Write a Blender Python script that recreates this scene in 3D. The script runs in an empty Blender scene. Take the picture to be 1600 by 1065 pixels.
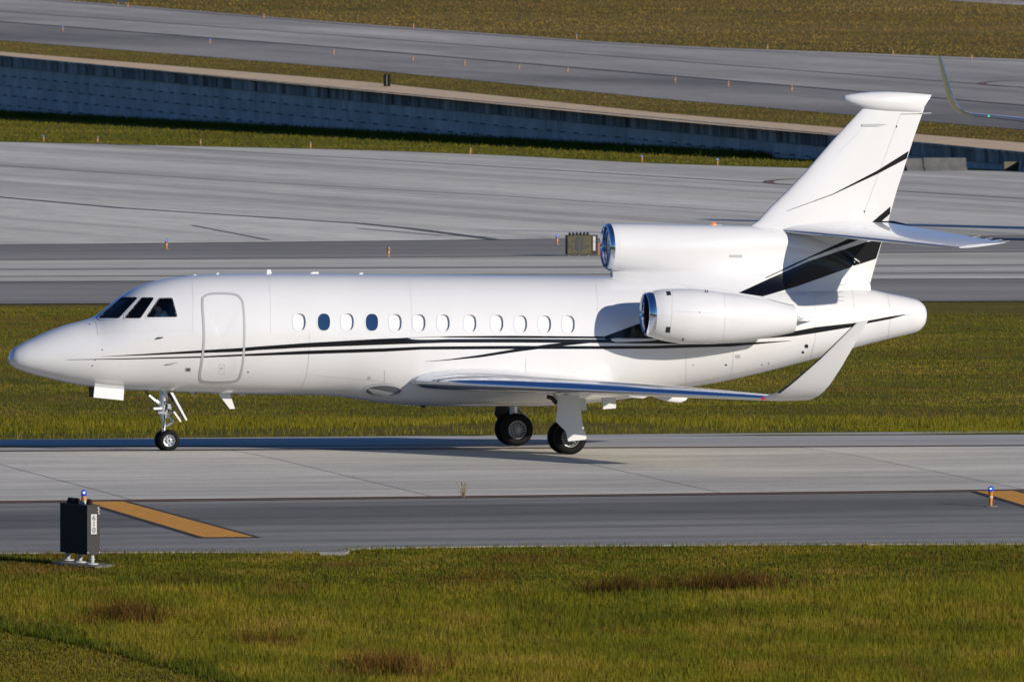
import bpy, math, random
import numpy as np
from mathutils import Vector
from mathutils.bvhtree import BVHTree

rnd = random.Random(7)
nrg = np.random.default_rng(11)
SC = bpy.context.scene
COL = SC.collection

# ------------------------------------------------------------------ camera, sky, sun, exposure
F = 20000.0                      # focal length in pixels of a 1600 px wide frame (450 mm lens)
CX, CYP = 800.0, 532.5
YAW = math.radians(14.1)
D0 = 263.0
EL = math.radians(2.3)
CAMH = D0 * math.tan(EL)
PITCH = EL - math.atan((702 - CYP) / F)
C = np.array([-D0 * math.sin(YAW), -D0 * math.cos(YAW), CAMH])
FWD = np.array([math.sin(YAW) * math.cos(PITCH), math.cos(YAW) * math.cos(PITCH), -math.sin(PITCH)])
RGT = np.array([math.cos(YAW), -math.sin(YAW), 0.0])
UPV = np.cross(RGT, FWD)
cd = bpy.data.cameras.new('camera'); cam = bpy.data.objects.new('camera', cd); COL.objects.link(cam)
cam.location = C.tolist()
cam.rotation_euler = (math.pi / 2 - PITCH, 0, -YAW)
cd.sensor_width = 36; cd.lens = 450; cd.clip_start = 1; cd.clip_end = 20000
cd.dof.use_dof = True; cd.dof.focus_distance = 262; cd.dof.aperture_fstop = 9
SC.camera = cam

SUN = Vector((2.05, -2.45, 1.0)).normalized()
w = bpy.data.worlds.new('World'); SC.world = w; w.use_nodes = True
nt = w.node_tree
sky = nt.nodes.new('ShaderNodeTexSky'); sky.sky_type = 'NISHITA'; sky.sun_disc = False
sky.sun_elevation = math.asin(SUN.z); sky.sun_rotation = math.atan2(SUN.x, SUN.y)
sky.air_density = 1.0; sky.dust_density = 0.3; sky.ozone_density = 2.5
sat = nt.nodes.new('ShaderNodeMix'); sat.data_type = 'RGBA'; sat.blend_type = 'MULTIPLY'    # clear, deep blue winter sky
sat.inputs['Factor'].default_value = 1; sat.inputs['B'].default_value = (.52, .82, 1.35, 1)
nt.links.new(sky.outputs[0], sat.inputs['A']); nt.links.new(sat.outputs['Result'], nt.nodes['Background'].inputs[0])
nt.nodes['Background'].inputs[1].default_value = 0.065
sl = bpy.data.lights.new('sun', 'SUN'); sl.energy = 5.0; sl.angle = math.radians(0.5); sl.color = (1, .915, .80)
so = bpy.data.objects.new('sun', sl); COL.objects.link(so)
so.rotation_euler = SUN.to_track_quat('Z', 'Y').to_euler(); so.location = (40, -60, 60)
SC.view_settings.view_transform = 'Standard'; SC.view_settings.look = 'None'
SC.view_settings.exposure = -0.02; SC.view_settings.gamma = 1.0
SC.view_settings.use_curve_mapping = False
SC.render.engine = 'CYCLES'
SC.cycles.max_bounces = 6; SC.cycles.transparent_max_bounces = 8
SC.cycles.use_denoising = True

# ------------------------------------------------------------------ terrain heights and placing helpers
SLOPE = -0.007
KY = [-5000, -80, -50, -34, -17.5, -3, 3, 26, 46, 6000]
KZ = [-1.6, -1.6, -1.14, -.62, -.21, 0, 0, -.40, -.45, -.45]
FEA = FEB = 0.                    # far edge of the near taxiway: Y = FEA + FEB * X (set below)
DROP = 0.


def drop(X, Y):                   # the turf falls away behind the taxiway edge
    return DROP * np.interp(Y - (FEA + FEB * np.clip(X, -45, 60)), [0, 6, 9, 30], [0, .32, .36, .40])



def gz(X, Y):
    return SLOPE * np.clip(X, -300, 300) + np.interp(Y, KY, KZ) - drop(X, Y)


def ray(px, py):
    d = FWD * F + RGT * (px - CX) + UPV * (CYP - py)
    return d / np.linalg.norm(d)


def P(px, py, Y):                       # point seen at a pixel, on the plane of constant Y
    d = ray(px, py)
    return C + d * ((Y - C[1]) / d[1])


TT = np.concatenate([np.arange(120, 1600, .5), np.arange(1600, 6000, 4.)])


def G(px, py, fn=gz):                   # ground point seen at a pixel
    d = ray(px, py)
    q = C + np.outer(TT, d)
    f = q[:, 2] - fn(q[:, 0], q[:, 1])
    i = max(1, int(np.argmax(f < 0)))
    a, b = TT[i - 1], TT[i]
    for _ in range(36):
        m = (a + b) / 2
        q = C + d * m
        if q[2] - fn(q[0], q[1]) < 0: b = m
        else: a = m
    return C + d * a


def proj(v):
    v = np.asarray(v) - C
    z = v @ FWD
    return CX + F * (v @ RGT) / z, CYP - F * (v @ UPV) / z


_a, _b = G(0, 686.3), G(1600, 673)
FEB = (_b[1] - _a[1]) / (_b[0] - _a[0]); FEA = _a[1] - FEB * _a[0] + .02; DROP = 1.
print('far edge', FEA, FEB)
# foot of the retaining wall in plan, and the tilted plateau behind it
WA, WB = G(0, 179)[:2], G(1600, 266.5)[:2]
WL = np.linalg.norm(WB - WA)
WT = (WB - WA) / WL
WN = np.array([-WT[1], WT[0]])
if WN @ FWD[:2] < 0: WN = -WN


def zat(px, py, xy):
    d = ray(px, py)
    t = ((xy - C[:2]) @ d[:2]) / (d[:2] @ d[:2])
    return C[2] + d[2] * t


ZA, ZB = zat(0, 87, WA), zat(1600, 238, WB)


def zu(X, Y):
    s = (X - WA[0]) * WT[0] + (Y - WA[1]) * WT[1]
    return ZA + (ZB - ZA) * np.clip(s, -260, 260) / WL


def U(px, py):
    return G(px, py, zu)


# ------------------------------------------------------------------ materials
MATS = {}


def mat(name, color=(.5, .5, .5), rough=.6, metal=0., spec=.5, coat=0., emit=None, estr=0., noise=None, bump=None):
    m = bpy.data.materials.new(name); m.use_nodes = True
    n = m.node_tree; b = n.nodes['Principled BSDF']
    b.inputs['Base Color'].default_value = (*color, 1)
    b.inputs['Roughness'].default_value = rough
    b.inputs['Metallic'].default_value = metal
    b.inputs['Specular IOR Level'].default_value = spec
    b.inputs['Coat Weight'].default_value = coat
    b.inputs['Coat Roughness'].default_value = .04
    if emit:
        b.inputs['Emission Color'].default_value = (*emit, 1)
        b.inputs['Emission Strength'].default_value = estr
    if noise or bump:
        geo = n.nodes.new('ShaderNodeNewGeometry')
    if noise:                            # (scale, amount)
        t = n.nodes.new('ShaderNodeTexNoise'); t.inputs['Scale'].default_value = noise[0]
        t.inputs['Detail'].default_value = 6; t.inputs['Roughness'].default_value = .65
        n.links.new(geo.outputs['Position'], t.inputs['Vector'])
        mr = n.nodes.new('ShaderNodeMapRange')
        mr.inputs[1].default_value = .25; mr.inputs[2].default_value = .75
        mr.inputs[3].default_value = 1 - noise[1]; mr.inputs[4].default_value = 1 + noise[1] * .6
        n.links.new(t.outputs['Fac'], mr.inputs[0])
        mx = n.nodes.new('ShaderNodeMix'); mx.data_type = 'RGBA'; mx.blend_type = 'MULTIPLY'
        mx.inputs['Factor'].default_value = 1
        mx.inputs['A'].default_value = (*color, 1)
        n.links.new(mr.outputs[0], mx.inputs['B'])
        n.links.new(mx.outputs['Result'], b.inputs['Base Color'])
    if bump:
        t2 = n.nodes.new('ShaderNodeTexNoise'); t2.inputs['Scale'].default_value = bump[0]
        n.links.new(geo.outputs['Position'], t2.inputs['Vector'])
        bp = n.nodes.new('ShaderNodeBump'); bp.inputs['Strength'].default_value = bump[1]
        bp.inputs['Distance'].default_value = .02
        n.links.new(t2.outputs['Fac'], bp.inputs['Height'])
        n.links.new(bp.outputs[0], b.inputs['Normal'])
    MATS[name] = m
    return m


class NG:                                # terse node builder
    def __init__(s, name):
        s.m = bpy.data.materials.new(name); s.m.use_nodes = True
        s.n = s.m.node_tree; s.b = s.n.nodes['Principled BSDF']
        s.pos = s.n.nodes.new('ShaderNodeNewGeometry').outputs['Position']

    def mapped(s, scale, rot=0., loc=(0, 0, 0)):
        r = s.n.nodes.new('ShaderNodeMapping'); r.vector_type = 'POINT'
        r.inputs['Rotation'].default_value = (0, 0, -rot)
        s.n.links.new(s.pos, r.inputs['Vector'])
        k = s.n.nodes.new('ShaderNodeMapping'); k.inputs['Scale'].default_value = scale
        k.inputs['Location'].default_value = loc
        s.n.links.new(r.outputs[0], k.inputs['Vector'])
        return k.outputs[0]

    def noise(s, vec, scale=1., detail=5, rough=.6):
        t = s.n.nodes.new('ShaderNodeTexNoise'); t.inputs['Scale'].default_value = scale
        t.inputs['Detail'].default_value = detail; t.inputs['Roughness'].default_value = rough
        s.n.links.new(vec, t.inputs['Vector'])
        return t.outputs['Fac']

    def rng(s, v, a, b, c, d):
        r = s.n.nodes.new('ShaderNodeMapRange')
        for i, x in enumerate((a, b, c, d)): r.inputs[i + 1].default_value = x
        s.n.links.new(v, r.inputs[0])
        return r.outputs[0]

    def ramp(s, v, stops):
        r = s.n.nodes.new('ShaderNodeValToRGB'); e = r.color_ramp.elements
        while len(e) < len(stops): e.new(.5)
        for i, (p, c) in enumerate(stops):
            e[i].position = p; e[i].color = (*c, 1)
        s.n.links.new(v, r.inputs[0])
        return r.outputs[0]

    def mix(s, f, a, b, mode='MIX'):
        x = s.n.nodes.new('ShaderNodeMix'); x.data_type = 'RGBA'; x.blend_type = mode
        for key, v in (('Factor', f), ('A', a), ('B', b)):
            if isinstance(v, (int, float)): x.inputs[key].default_value = v
            elif isinstance(v, tuple): x.inputs[key].default_value = (*v, 1)
            else: s.n.links.new(v, x.inputs[key])
        return x.outputs['Result']

    def out(s, col, rough=.9, spec=.3, bump=None, bstr=.3, bdist=.02):
        s.n.links.new(col, s.b.inputs['Base Color'])
        s.b.inputs['Roughness'].default_value = rough
        s.b.inputs['Specular IOR Level'].default_value = spec
        if bump is not None:
            b = s.n.nodes.new('ShaderNodeBump'); b.inputs['Strength'].default_value = bstr
            b.inputs['Distance'].default_value = bdist
            s.n.links.new(bump, b.inputs['Height']); s.n.links.new(b.outputs[0], s.b.inputs['Normal'])
        return s.m


def pavement(name, base, var, ang, streak=(.02, .5), stain=.35, tint=(1, 1, 1)):
    g = NG(name)
    v1 = g.noise(g.mapped((streak[0], streak[1], 1), ang), 1, 6, .62)
    v2 = g.noise(g.mapped((streak[0] * .35, streak[1] * .22, 1), ang, (3.1, 7.7, 0)), 1, 4, .55)
    v3 = g.noise(g.mapped((.30, .85, 1), ang, (1, 4, 0)), 1, 9, .72)
    v4 = g.noise(g.mapped((9, 9, 9)), 1, 4, .7)
    v5 = g.noise(g.mapped((streak[0] * .5, streak[1] * 2.6, 1), ang, (9, 3, 0)), 1, 3, .5)
    lo = tuple(base * (1 - var) * t for t in tint); hi = tuple(base * (1 + var) * t for t in tint)
    c = g.ramp(v1, [(.28, lo), (.5, tuple(base * t for t in tint)), (.72, hi)])
    c = g.mix(1., c, g.ramp(v2, [(.36, (1 - stain,) * 3), (.56, (1, 1, 1)), (.8, (1.06, 1.05, 1.03))]), 'MULTIPLY')
    c = g.mix(1., c, g.ramp(v5, [(.40, (1 - stain * .38, 1 - stain * .39, 1 - stain * .42)), (.47, (1, .985, .96)), (.60, (1.05, 1.04, 1.02))]), 'MULTIPLY')
    c = g.mix(1., c, g.ramp(v3, [(.3, (.76, .76, .765)), (.5, (.97, .97, .97)), (.68, (1.08, 1.07, 1.05))]), 'MULTIPLY')
    c = g.mix(1., c, g.ramp(v4, [(.3, (.88, .88, .88)), (.7, (1.09, 1.09, 1.09))]), 'MULTIPLY')
    return g.out(c, .85, .3, v4, .15, .01)


def grassmat(name, a, b, c, sx=.05, sy=.12, fine=1., attr=False, ang=0.):
    g = NG(name)
    v1 = g.noise(g.mapped((sx, sy, .2), ang), 1, 6, .65)
    v2 = g.noise(g.mapped((.5 * fine, .9 * fine, .5), ang, (5, 2, 0)), 1, 7, .7)
    v3 = g.noise(g.mapped((5 * fine, 5 * fine, 5)), 1, 5, .7)
    col = g.ramp(v1, [(.33, a), (.5, b), (.68, c)])
    col = g.mix(1., col, g.ramp(v2, [(.3, (.62, .66, .6)), (.55, (1, 1, 1)), (.75, (1.3, 1.22, 1.1))]), 'MULTIPLY')
    if attr:
        at = g.n.nodes.new('ShaderNodeAttribute'); at.attribute_name = 'tint'
        col = g.mix(1., col, at.outputs['Color'], 'MULTIPLY')
        g.b.inputs['Subsurface Weight'].default_value = 0
        g.n.links.new(col, g.b.inputs['Base Color'])
        g.b.inputs['Roughness'].default_value = .8; g.b.inputs['Specular IOR Level'].default_value = .15
        tr = g.n.nodes.new('ShaderNodeBsdfTranslucent'); g.n.links.new(col, tr.inputs['Color'])
        ms = g.n.nodes.new('ShaderNodeMixShader'); ms.inputs[0].default_value = .38
        o = g.n.nodes['Material Output']
        g.n.links.new(g.b.outputs[0], ms.inputs[1]); g.n.links.new(tr.outputs[0], ms.inputs[2])
        g.n.links.new(ms.outputs[0], o.inputs['Surface'])
        return g.m
    col = g.mix(1., col, g.ramp(v3, [(.3, (.55, .6, .55)), (.7, (1.25, 1.2, 1.15))]), 'MULTIPLY')
    return g.out(col, .95, .1, v3, .9, .08)


WHITE = mat('white_paint', (.70, .70, .705), .30, coat=1., noise=(1.1, .035))
BLACK = mat('black_stripe_paint', (.003, .0035, .006), .25, spec=.3, coat=.25)
CHROME = mat('polished_metal', (.70, .73, .80), .09, 1.)
SEAL = mat('grey_seal', (.40, .41, .42), .55)
LINE = mat('panel_gap', (.50, .51, .52), .6)
DARK = mat('dark_grey', (.02, .02, .022), .5)
FAN = mat('fan_metal', (.012, .014, .02), .5, .3)
GLASSB = mat('sky_reflection_glass', (.016, .045, .115), .07, coat=.4)  # blue base colour stands in for the sky mirrored in the panes
BLIND = mat('window_blind', (.74, .74, .73), .4, coat=.3)
RUBBER = mat('tyre_rubber', (.0035, .0035, .004), .7, spec=.2, noise=(9, .3))
ALU = mat('gear_metal', (.55, .56, .58), .32, .75)
WGREY = mat('wheel_grey', (.24, .245, .25), .4, .3)
HOSE = mat('hydraulic_hose', (.03, .03, .03), .5)
LINING = mat('cockpit_lining', (.20, .205, .18), .7)
SKIN = mat('skin', (.70, .36, .25), .6); SHIRT = mat('white_shirt', (.85, .87, .9), .8); HAIR = mat('brown_hair', (.05, .03, .02), .7)
BEACON = mat('amber_beacon', (.9, .16, .01), .2, emit=(1, .2, .02), estr=.6)
REDL = mat('red_lens', (.7, .02, .03), .15, emit=(1, .03, .05), estr=.5)
GREENL = mat('green_lens', (.02, .5, .15), .15, emit=(.05, 1, .3), estr=.7)
BLUEL = mat('blue_lens', (.005, .05, .5), .12, emit=(.03, .16, 1), estr=.15, coat=.5)
CLEARL = mat('pale_lens', (.22, .19, .16), .3)
BULB = mat('lit_bulb', (.6, .8, 1), .3, emit=(.6, .8, 1), estr=1.2)
ORANGE = mat('orange_post_paint', (.55, .21, .02), .5, noise=(30, .2))
CABINET = mat('cabinet_black', (.014, .012, .010), .6, spec=.12, noise=(3, .4))
CABEND = mat('cabinet_end', (.016, .014, .013), .5, spec=.3, noise=(4, .4))
PLATE = mat('number_plate_white', (.50, .50, .48), .5)
GALV = mat('galvanised_leg', (.42, .42, .40), .5, noise=(20, .2))
CONCRETE = mat('pad_concrete', (.20, .185, .165), .9, noise=(3, .35), bump=(12, .4))
OLIVE = mat('olive_sign_face', (.046, .036, .0025), .5, noise=(8, .45))
STRIPE = mat('shoulder_stripe_paint', (.66, .29, .02), .8, noise=(5, .25))
STRIPEB = mat('black_border_paint', (.02, .02, .024), .8, noise=(3, .3))
EDGEY = mat('worn_edge_line', (.24, .115, .05), .85, noise=(2.5, .45))
EDGEB = mat('worn_black_line', (.05, .047, .045), .85, noise=(2.5, .4))
JOINT = mat('joint_filler', (.07, .07, .068), .9, noise=(2, .35))
SAND = mat('sandy_gravel', (.66, .48, .29), .95, noise=(.7, .28), bump=(4, .6))

# cockpit glass: tinted and see-through
gm = bpy.data.materials.new('cockpit_glass'); gm.use_nodes = True
n = gm.node_tree; n.nodes.remove(n.nodes['Principled BSDF'])
tb = n.nodes.new('ShaderNodeBsdfTransparent'); tb.inputs[0].default_value = (.93, .96, .92, 1)
gb = n.nodes.new('ShaderNodeBsdfGlossy'); gb.inputs['Roughness'].default_value = .02
fr = n.nodes.new('ShaderNodeFresnel'); fr.inputs[0].default_value = 1.5
mx = n.nodes.new('ShaderNodeMixShader')
n.links.new(fr.outputs[0], mx.inputs[0]); n.links.new(tb.outputs[0], mx.inputs[1]); n.links.new(gb.outputs[0], mx.inputs[2])
n.links.new(mx.outputs[0], n.nodes['Material Output'].inputs[0])
GLASS = gm

# ------------------------------------------------------------------ object helpers
ROOT = {}


def meshdata(name, verts, faces, mats, smooth=False, mi=None, angle=None):
    me = bpy.data.meshes.new(name)
    me.from_pydata([tuple(map(float, v)) for v in verts], [], faces)
    for m in (mats if isinstance(mats, (list, tuple)) else [mats]): me.materials.append(m)
    if smooth: me.polygons.foreach_set('use_smooth', [True] * len(me.polygons))
    if mi: me.polygons.foreach_set('material_index', mi)
    me.update()
    if smooth and angle:
        me.set_sharp_from_angle(angle=math.radians(angle))
    return me


def ob(name, verts, faces, mats, parent=None, smooth=False, mi=None, angle=None):
    """one mesh object; verts in world space, stored relative to its thing's base"""
    L = ROOT.get(parent.name, np.zeros(3)) if parent is not None else np.zeros(3)
    vs = np.asarray(verts, float) - L
    o = bpy.data.objects.new(name, meshdata(name, vs, faces, mats, smooth, mi, angle))
    COL.objects.link(o)
    if parent is not None:
        o.parent = parent
        ROOT[o.name] = L
    return o


def tag(o, label, cat=None, group=None, kind=None):
    o['label'] = label
    if cat: o['category'] = cat
    if group: o['group'] = group
    if kind: o['kind'] = kind
    return o


def thing(name, label, cat, loc, group=None):
    o = bpy.data.objects.new(name, None); COL.objects.link(o)
    o.empty_display_size = .2
    o.location = [float(x) for x in loc]
    ROOT[o.name] = np.array(loc, float)
    return tag(o, label, cat, group)


def dup(o, loc, label, parent=None):
    c = o.copy(); COL.objects.link(c)
    if parent is not None: c.parent = parent
    else:
        c.location = [float(x) for x in loc]; c['label'] = label
    for ch in list(o.children): dup(ch, None, None, c)
    return c


class MB:
    def __init__(s): s.v = []; s.f = []; s.mi = []

    def add(s, v, f, m=0):
        k = len(s.v)
        s.v += [tuple(map(float, x)) for x in v]
        s.f += [tuple(i + k for i in q) for q in f]
        s.mi += [m] * len(f)
        return s

    def box(s, c, sx, sy, sz, ax=None, m=0):
        """centre, half sizes, optional axes"""
        a = ax or ((1, 0, 0), (0, 1, 0), (0, 0, 1))
        a = [np.array(x, float) for x in a]; c = np.array(c, float)
        v = [c + a[0] * sx * i + a[1] * sy * j + a[2] * sz * k for i in (-1, 1) for j in (-1, 1) for k in (-1, 1)]
        return s.add(v, [(0, 1, 3, 2), (4, 6, 7, 5), (0, 4, 5, 1), (2, 3, 7, 6), (0, 2, 6, 4), (1, 5, 7, 3)], m)

    def tube(s, pts, rad, n=10, m=0, cap=True):
        pts = [np.array(p, float) for p in pts]
        if not hasattr(rad, '__len__'): rad = [rad] * len(pts)
        rings = []
        for i, p in enumerate(pts):
            d = pts[min(i + 1, len(pts) - 1)] - pts[max(i - 1, 0)]
            d /= np.linalg.norm(d) + 1e-12
            u = np.cross(d, (0, 0, 1.) if abs(d[2]) < .9 else (1., 0, 0)); u /= np.linalg.norm(u)
            w_ = np.cross(d, u)
            rings.append([p + rad[i] * (math.cos(t) * u + math.sin(t) * w_) for t in np.linspace(0, 2 * math.pi, n, endpoint=False)])
        return s.loft(rings, m, cap)

    def loft(s, rings, m=0, cap=True, closed=True):
        n_ = len(rings[0]); v = [p for r in rings for p in r]; f = []
        for i in range(len(rings) - 1):
            for j in range(n_ if closed else n_ - 1):
                a, b = i * n_ + j, i * n_ + (j + 1) % n_
                f.append((a, b, b + n_, a + n_))
        if cap:
            f.append(tuple(range(n_ - 1, -1, -1))); k = (len(rings) - 1) * n_
            f.append(tuple(range(k, k + n_)))
        return s.add(v, f, m)

    def lathe(s, cen, axis, prof, n=32, m=0):
        """prof: (distance along axis, radius)"""
        d = np.array(axis, float); d /= np.linalg.norm(d)
        u = np.cross(d, (0, 0, 1.) if abs(d[2]) < .9 else (1., 0, 0)); u /= np.linalg.norm(u)
        w_ = np.cross(d, u)
        rings = [[np.array(cen) + d * a + max(r, 1e-4) * (math.cos(t) * u + math.sin(t) * w_)
                  for t in np.linspace(0, 2 * math.pi, n, endpoint=False)] for a, r in prof]
        return s.loft(rings, m, False)

    def prism(s, poly, off, m=0):
        """polygon of 3D points, extruded by a vector"""
        n_ = len(poly); a = [np.array(p, float) for p in poly]; b = [p + np.array(off, float) for p in a]
        f = [tuple(range(n_)), tuple(range(2 * n_ - 1, n_ - 1, -1))]
        f += [(i, n_ + i, n_ + (i + 1) % n_, (i + 1) % n_) for i in range(n_)]
        return s.add(a + b, f, m)

    def build(s, name, mats, parent=None, smooth=False, angle=35):
        return ob(name, s.v, s.f, mats, parent, smooth, s.mi, angle if smooth else None)


def pchip(x, y, q):
    x = np.array(x, float); y = np.array(y, float); h = np.diff(x); d = np.diff(y) / h
    m = np.zeros(len(x)); m[0], m[-1] = d[0], d[-1]
    for i in range(1, len(x) - 1):
        if d[i - 1] * d[i] > 0:
            w1, w2 = 2 * h[i] + h[i - 1], h[i] + 2 * h[i - 1]
            m[i] = (w1 + w2) / (w1 / d[i - 1] + w2 / d[i])
    q = np.clip(np.asarray(q, float), x[0], x[-1])
    i = np.clip(np.searchsorted(x, q) - 1, 0, len(x) - 2)
    t = (q - x[i]) / h[i]
    return ((1 + 2 * t) * (1 - t) ** 2 * y[i] + t * (1 - t) ** 2 * h[i] * m[i] + t * t * (3 - 2 * t) * y[i + 1] + t * t * (t - 1) * h[i] * m[i + 1])


def poly_at(line, n, lo=None, hi=None):
    """resample a pixel polyline uniformly in x, extended straight past its ends"""
    a = np.array(line, float)
    lo = a[0, 0] if lo is None else lo; hi = a[-1, 0] if hi is None else hi
    xs = np.linspace(lo, hi, n); ys = np.interp(xs, a[:, 0], a[:, 1])
    s0 = (a[1, 1] - a[0, 1]) / (a[1, 0] - a[0, 0]); s1 = (a[-1, 1] - a[-2, 1]) / (a[-1, 0] - a[-2, 0])
    ys = np.where(xs < a[0, 0], a[0, 1] + s0 * (xs - a[0, 0]), ys)
    ys = np.where(xs > a[-1, 0], a[-1, 1] + s1 * (xs - a[-1, 0]), ys)
    return np.stack([xs, ys], 1)


def sheet(name, far, near, m, lift=0., n=24, k=6, lo=-260, hi=1860, fn=gz, label=None, kind='structure', parent=None, thick=0.):
    """a flush ground sheet between two border lines, following the terrain"""
    f_ = [G(*p, fn) for p in poly_at(far, n, lo, hi)]; n_ = [G(*p, fn) for p in poly_at(near, n, lo, hi)]
    v, fc = [], []
    for j in range(k):
        t = j / (k - 1)
        for i in range(n):
            q = n_[i] * (1 - t) + f_[i] * t
            v.append((q[0], q[1], float(fn(q[0], q[1])) + lift))
    for j in range(k - 1):
        for i in range(n - 1):
            fc.append((j * n + i, j * n + i + 1, (j + 1) * n + i + 1, (j + 1) * n + i))
    if thick:
        b = len(v)
        ring = list(range(n)) + [j * n + n - 1 for j in range(1, k)] + [(k - 1) * n + i for i in range(n - 2, -1, -1)] + [j * n for j in range(k - 2, 0, -1)]
        for r in ring: v.append((v[r][0], v[r][1], v[r][2] - thick))
        for i in range(len(ring)):
            fc.append((ring[i], b + i, b + (i + 1) % len(ring), ring[(i + 1) % len(ring)]))
    o = ob(name, v, fc, m, parent)
    if parent is None: tag(o, label or name.replace('_', ' '), None, None, kind)
    return o


def strip(name, line, wid, m, lift, fn=gz, parent=None, label=None, n=40, lo=None, hi=None, smooth_line=True):
    """a painted line of a width in metres along a pixel path on the ground"""
    pts = [G(*p, fn) for p in (poly_at(line, n, lo, hi) if smooth_line else line)]
    v, fc = [], []
    for i, p in enumerate(pts):
        d = pts[min(i + 1, len(pts) - 1)][:2] - pts[max(i - 1, 0)][:2]; d /= np.linalg.norm(d) + 1e-9
        nn = np.array([-d[1], d[0]]) * wid / 2
        for sgn in (-1, 1):
            q = p[:2] + sgn * nn
            v.append((q[0], q[1], float(fn(q[0], q[1])) + lift))
    for i in range(len(pts) - 1): fc.append((2 * i, 2 * i + 2, 2 * i + 3, 2 * i + 1))
    o = ob(name, v, fc, m, parent)
    if parent is None: tag(o, label or name.replace('_', ' '), None, None, 'structure')
    return o


# ================================================================== SETTING
def gdir(a, b, fn=gz):
    d = (G(*b, fn) - G(*a, fn))[:2]
    return math.atan2(d[1], d[0])


A_TAXI = gdir((0, 784), (1600, 765.5)); A_APRON = gdir((150, 224), (1000, 274)); A_MID = gdir((0, 440), (1600, 436))
A_UP = gdir((0, 34), (1600, 165), zu)
M_TAXI = pavement('taxiway_concrete', .56, .10, A_TAXI, (.035, .75), .20, (1.11, 1.05, .90))
M_SHO = pavement('shoulder_asphalt', .24, .2, A_TAXI, (.03, .45), .5, (1.08, 1.05, .96))
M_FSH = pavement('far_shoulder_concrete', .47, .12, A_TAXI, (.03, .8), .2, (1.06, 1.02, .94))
M_MID = pavement('second_taxiway_concrete', .54, .22, A_MID, (.012, .20), .3, (1.12, 1.06, .91))
M_MSH = pavement('second_shoulder_asphalt', .32, .22, A_MID, (.012, .12), .34, (1.1, 1.02, .93))
M_APR = pavement('apron_concrete', .54, .34, A_APRON, (.006, .10), .46, (1.11, 1.06, .92))
M_UP = pavement('upper_runway_concrete', .44, .24, A_UP, (.005, .09), .3, (1.10, 1.03, .92))
M_USH = pavement('upper_shoulder_asphalt', .30, .28, A_UP, (.006, .05), .35, (1.10, 1.03, .93))
for mm in (M_TAXI,):                                       # slabs differ slightly in tone
    nn_ = mm.node_tree; b_ = nn_.nodes['Principled BSDF']; src = b_.inputs['Base Color'].links[0].from_socket
    oi = nn_.nodes.new('ShaderNodeObjectInfo'); r_ = nn_.nodes.new('ShaderNodeMapRange')
    r_.inputs[3].default_value = .93; r_.inputs[4].default_value = 1.05
    nn_.links.new(oi.outputs['Random'], r_.inputs[0])
    x_ = nn_.nodes.new('ShaderNodeMix'); x_.data_type = 'RGBA'; x_.blend_type = 'MULTIPLY'; x_.inputs['Factor'].default_value = 1
    nn_.links.new(src, x_.inputs['A']); nn_.links.new(r_.outputs[0], x_.inputs['B']); nn_.links.new(x_.outputs['Result'], b_.inputs['Base Color'])

GR_NEAR = grassmat('near_turf', (.055, .062, .007), (.082, .078, .010), (.11, .09, .018), .12, .25)
GR_MID = grassmat('middle_turf', (.10, .105, .010), (.15, .125, .016), (.20, .14, .03), .05, .085, .7)
GR_FAR = grassmat('far_turf', (.125, .125, .012), (.17, .15, .020), (.21, .16, .035), .012, .03, .25)
GR_FAR2 = grassmat('upper_turf', (.12, .092, .018), (.175, .120, .030), (.235, .160, .055), .01, .03, .22)
BLF = grassmat('far_grass_blades', (.25, .175, .028), (.33, .225, .045), (.41, .28, .08), .015, .03, .3, True)
BL = grassmat('grass_blades', (.122, .122, .008), (.165, .148, .010), (.205, .168, .018), .16, .3, 1., True)

# ground: one sheet to the horizon
xs = sorted(set([-6000, -2000, -700, -300, -140] + [round(x, 2) for x in np.arange(-72, 78, 1.5)] + [140, 300, 700, 2000, 6000]))
ys = sorted(set([-6000, -1500, -500, -270, -180, -120] + [round(y, 2) for y in np.arange(-92, 60, 1.5)] + [k for k in KY if -200 < k < 200] + [75, 90, 105, 120, 132, 150, 200, 300, 500, 800, 1500, 3000, 7000]))
X, Y = np.meshgrid(xs, ys)
Z = gz(X, Y)
bump = np.zeros_like(Z)
for _ in range(22):
    kx, ky, ph = nrg.normal(0, .45), nrg.normal(0, .35), nrg.uniform(0, 6.3)
    bump += np.sin(kx * X + ky * Y + ph)
bump *= .013
FED = Y - (FEA + FEB * np.clip(X, -45, 60))
msk = np.where(Y < 0, np.clip((-34 - Y) / 5, 0, 1), np.clip((FED - 9) / 6, 0, 1) * np.clip((118 - Y) / 8, 0, 1))
Z = Z + bump * msk - .03
nx = len(xs)
v = np.stack([X.ravel(), Y.ravel(), Z.ravel()], 1)
fc, mi = [], []
for j in range(len(ys) - 1):
    for i in range(nx - 1):
        fc.append((j * nx + i, j * nx + i + 1, (j + 1) * nx + i + 1, (j + 1) * nx + i))
        mi.append(0 if ys[j] < 0 else (1 if ys[j] < 190 else 2))
g0 = ob('ground', v, fc, [GR_NEAR, GR_MID, GR_FAR], None, True, mi)
tag(g0, 'flat airfield turf between the paved strips, olive green with straw patches', None, None, 'structure')


def turf_z(x, y):
    """height of the built ground sheet"""
    ix = np.clip(np.searchsorted(xs, x) - 1, 0, nx - 2); iy = np.clip(np.searchsorted(ys, y) - 1, 0, len(ys) - 2)
    xa, ya = np.array(xs), np.array(ys)
    u = (x - xa[ix]) / (xa[ix + 1] - xa[ix]); v_ = (y - ya[iy]) / (ya[iy + 1] - ya[iy])
    return (Z[iy, ix] * (1 - u) + Z[iy, ix + 1] * u) * (1 - v_) + (Z[iy + 1, ix] * (1 - u) + Z[iy + 1, ix + 1] * u) * v_


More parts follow.
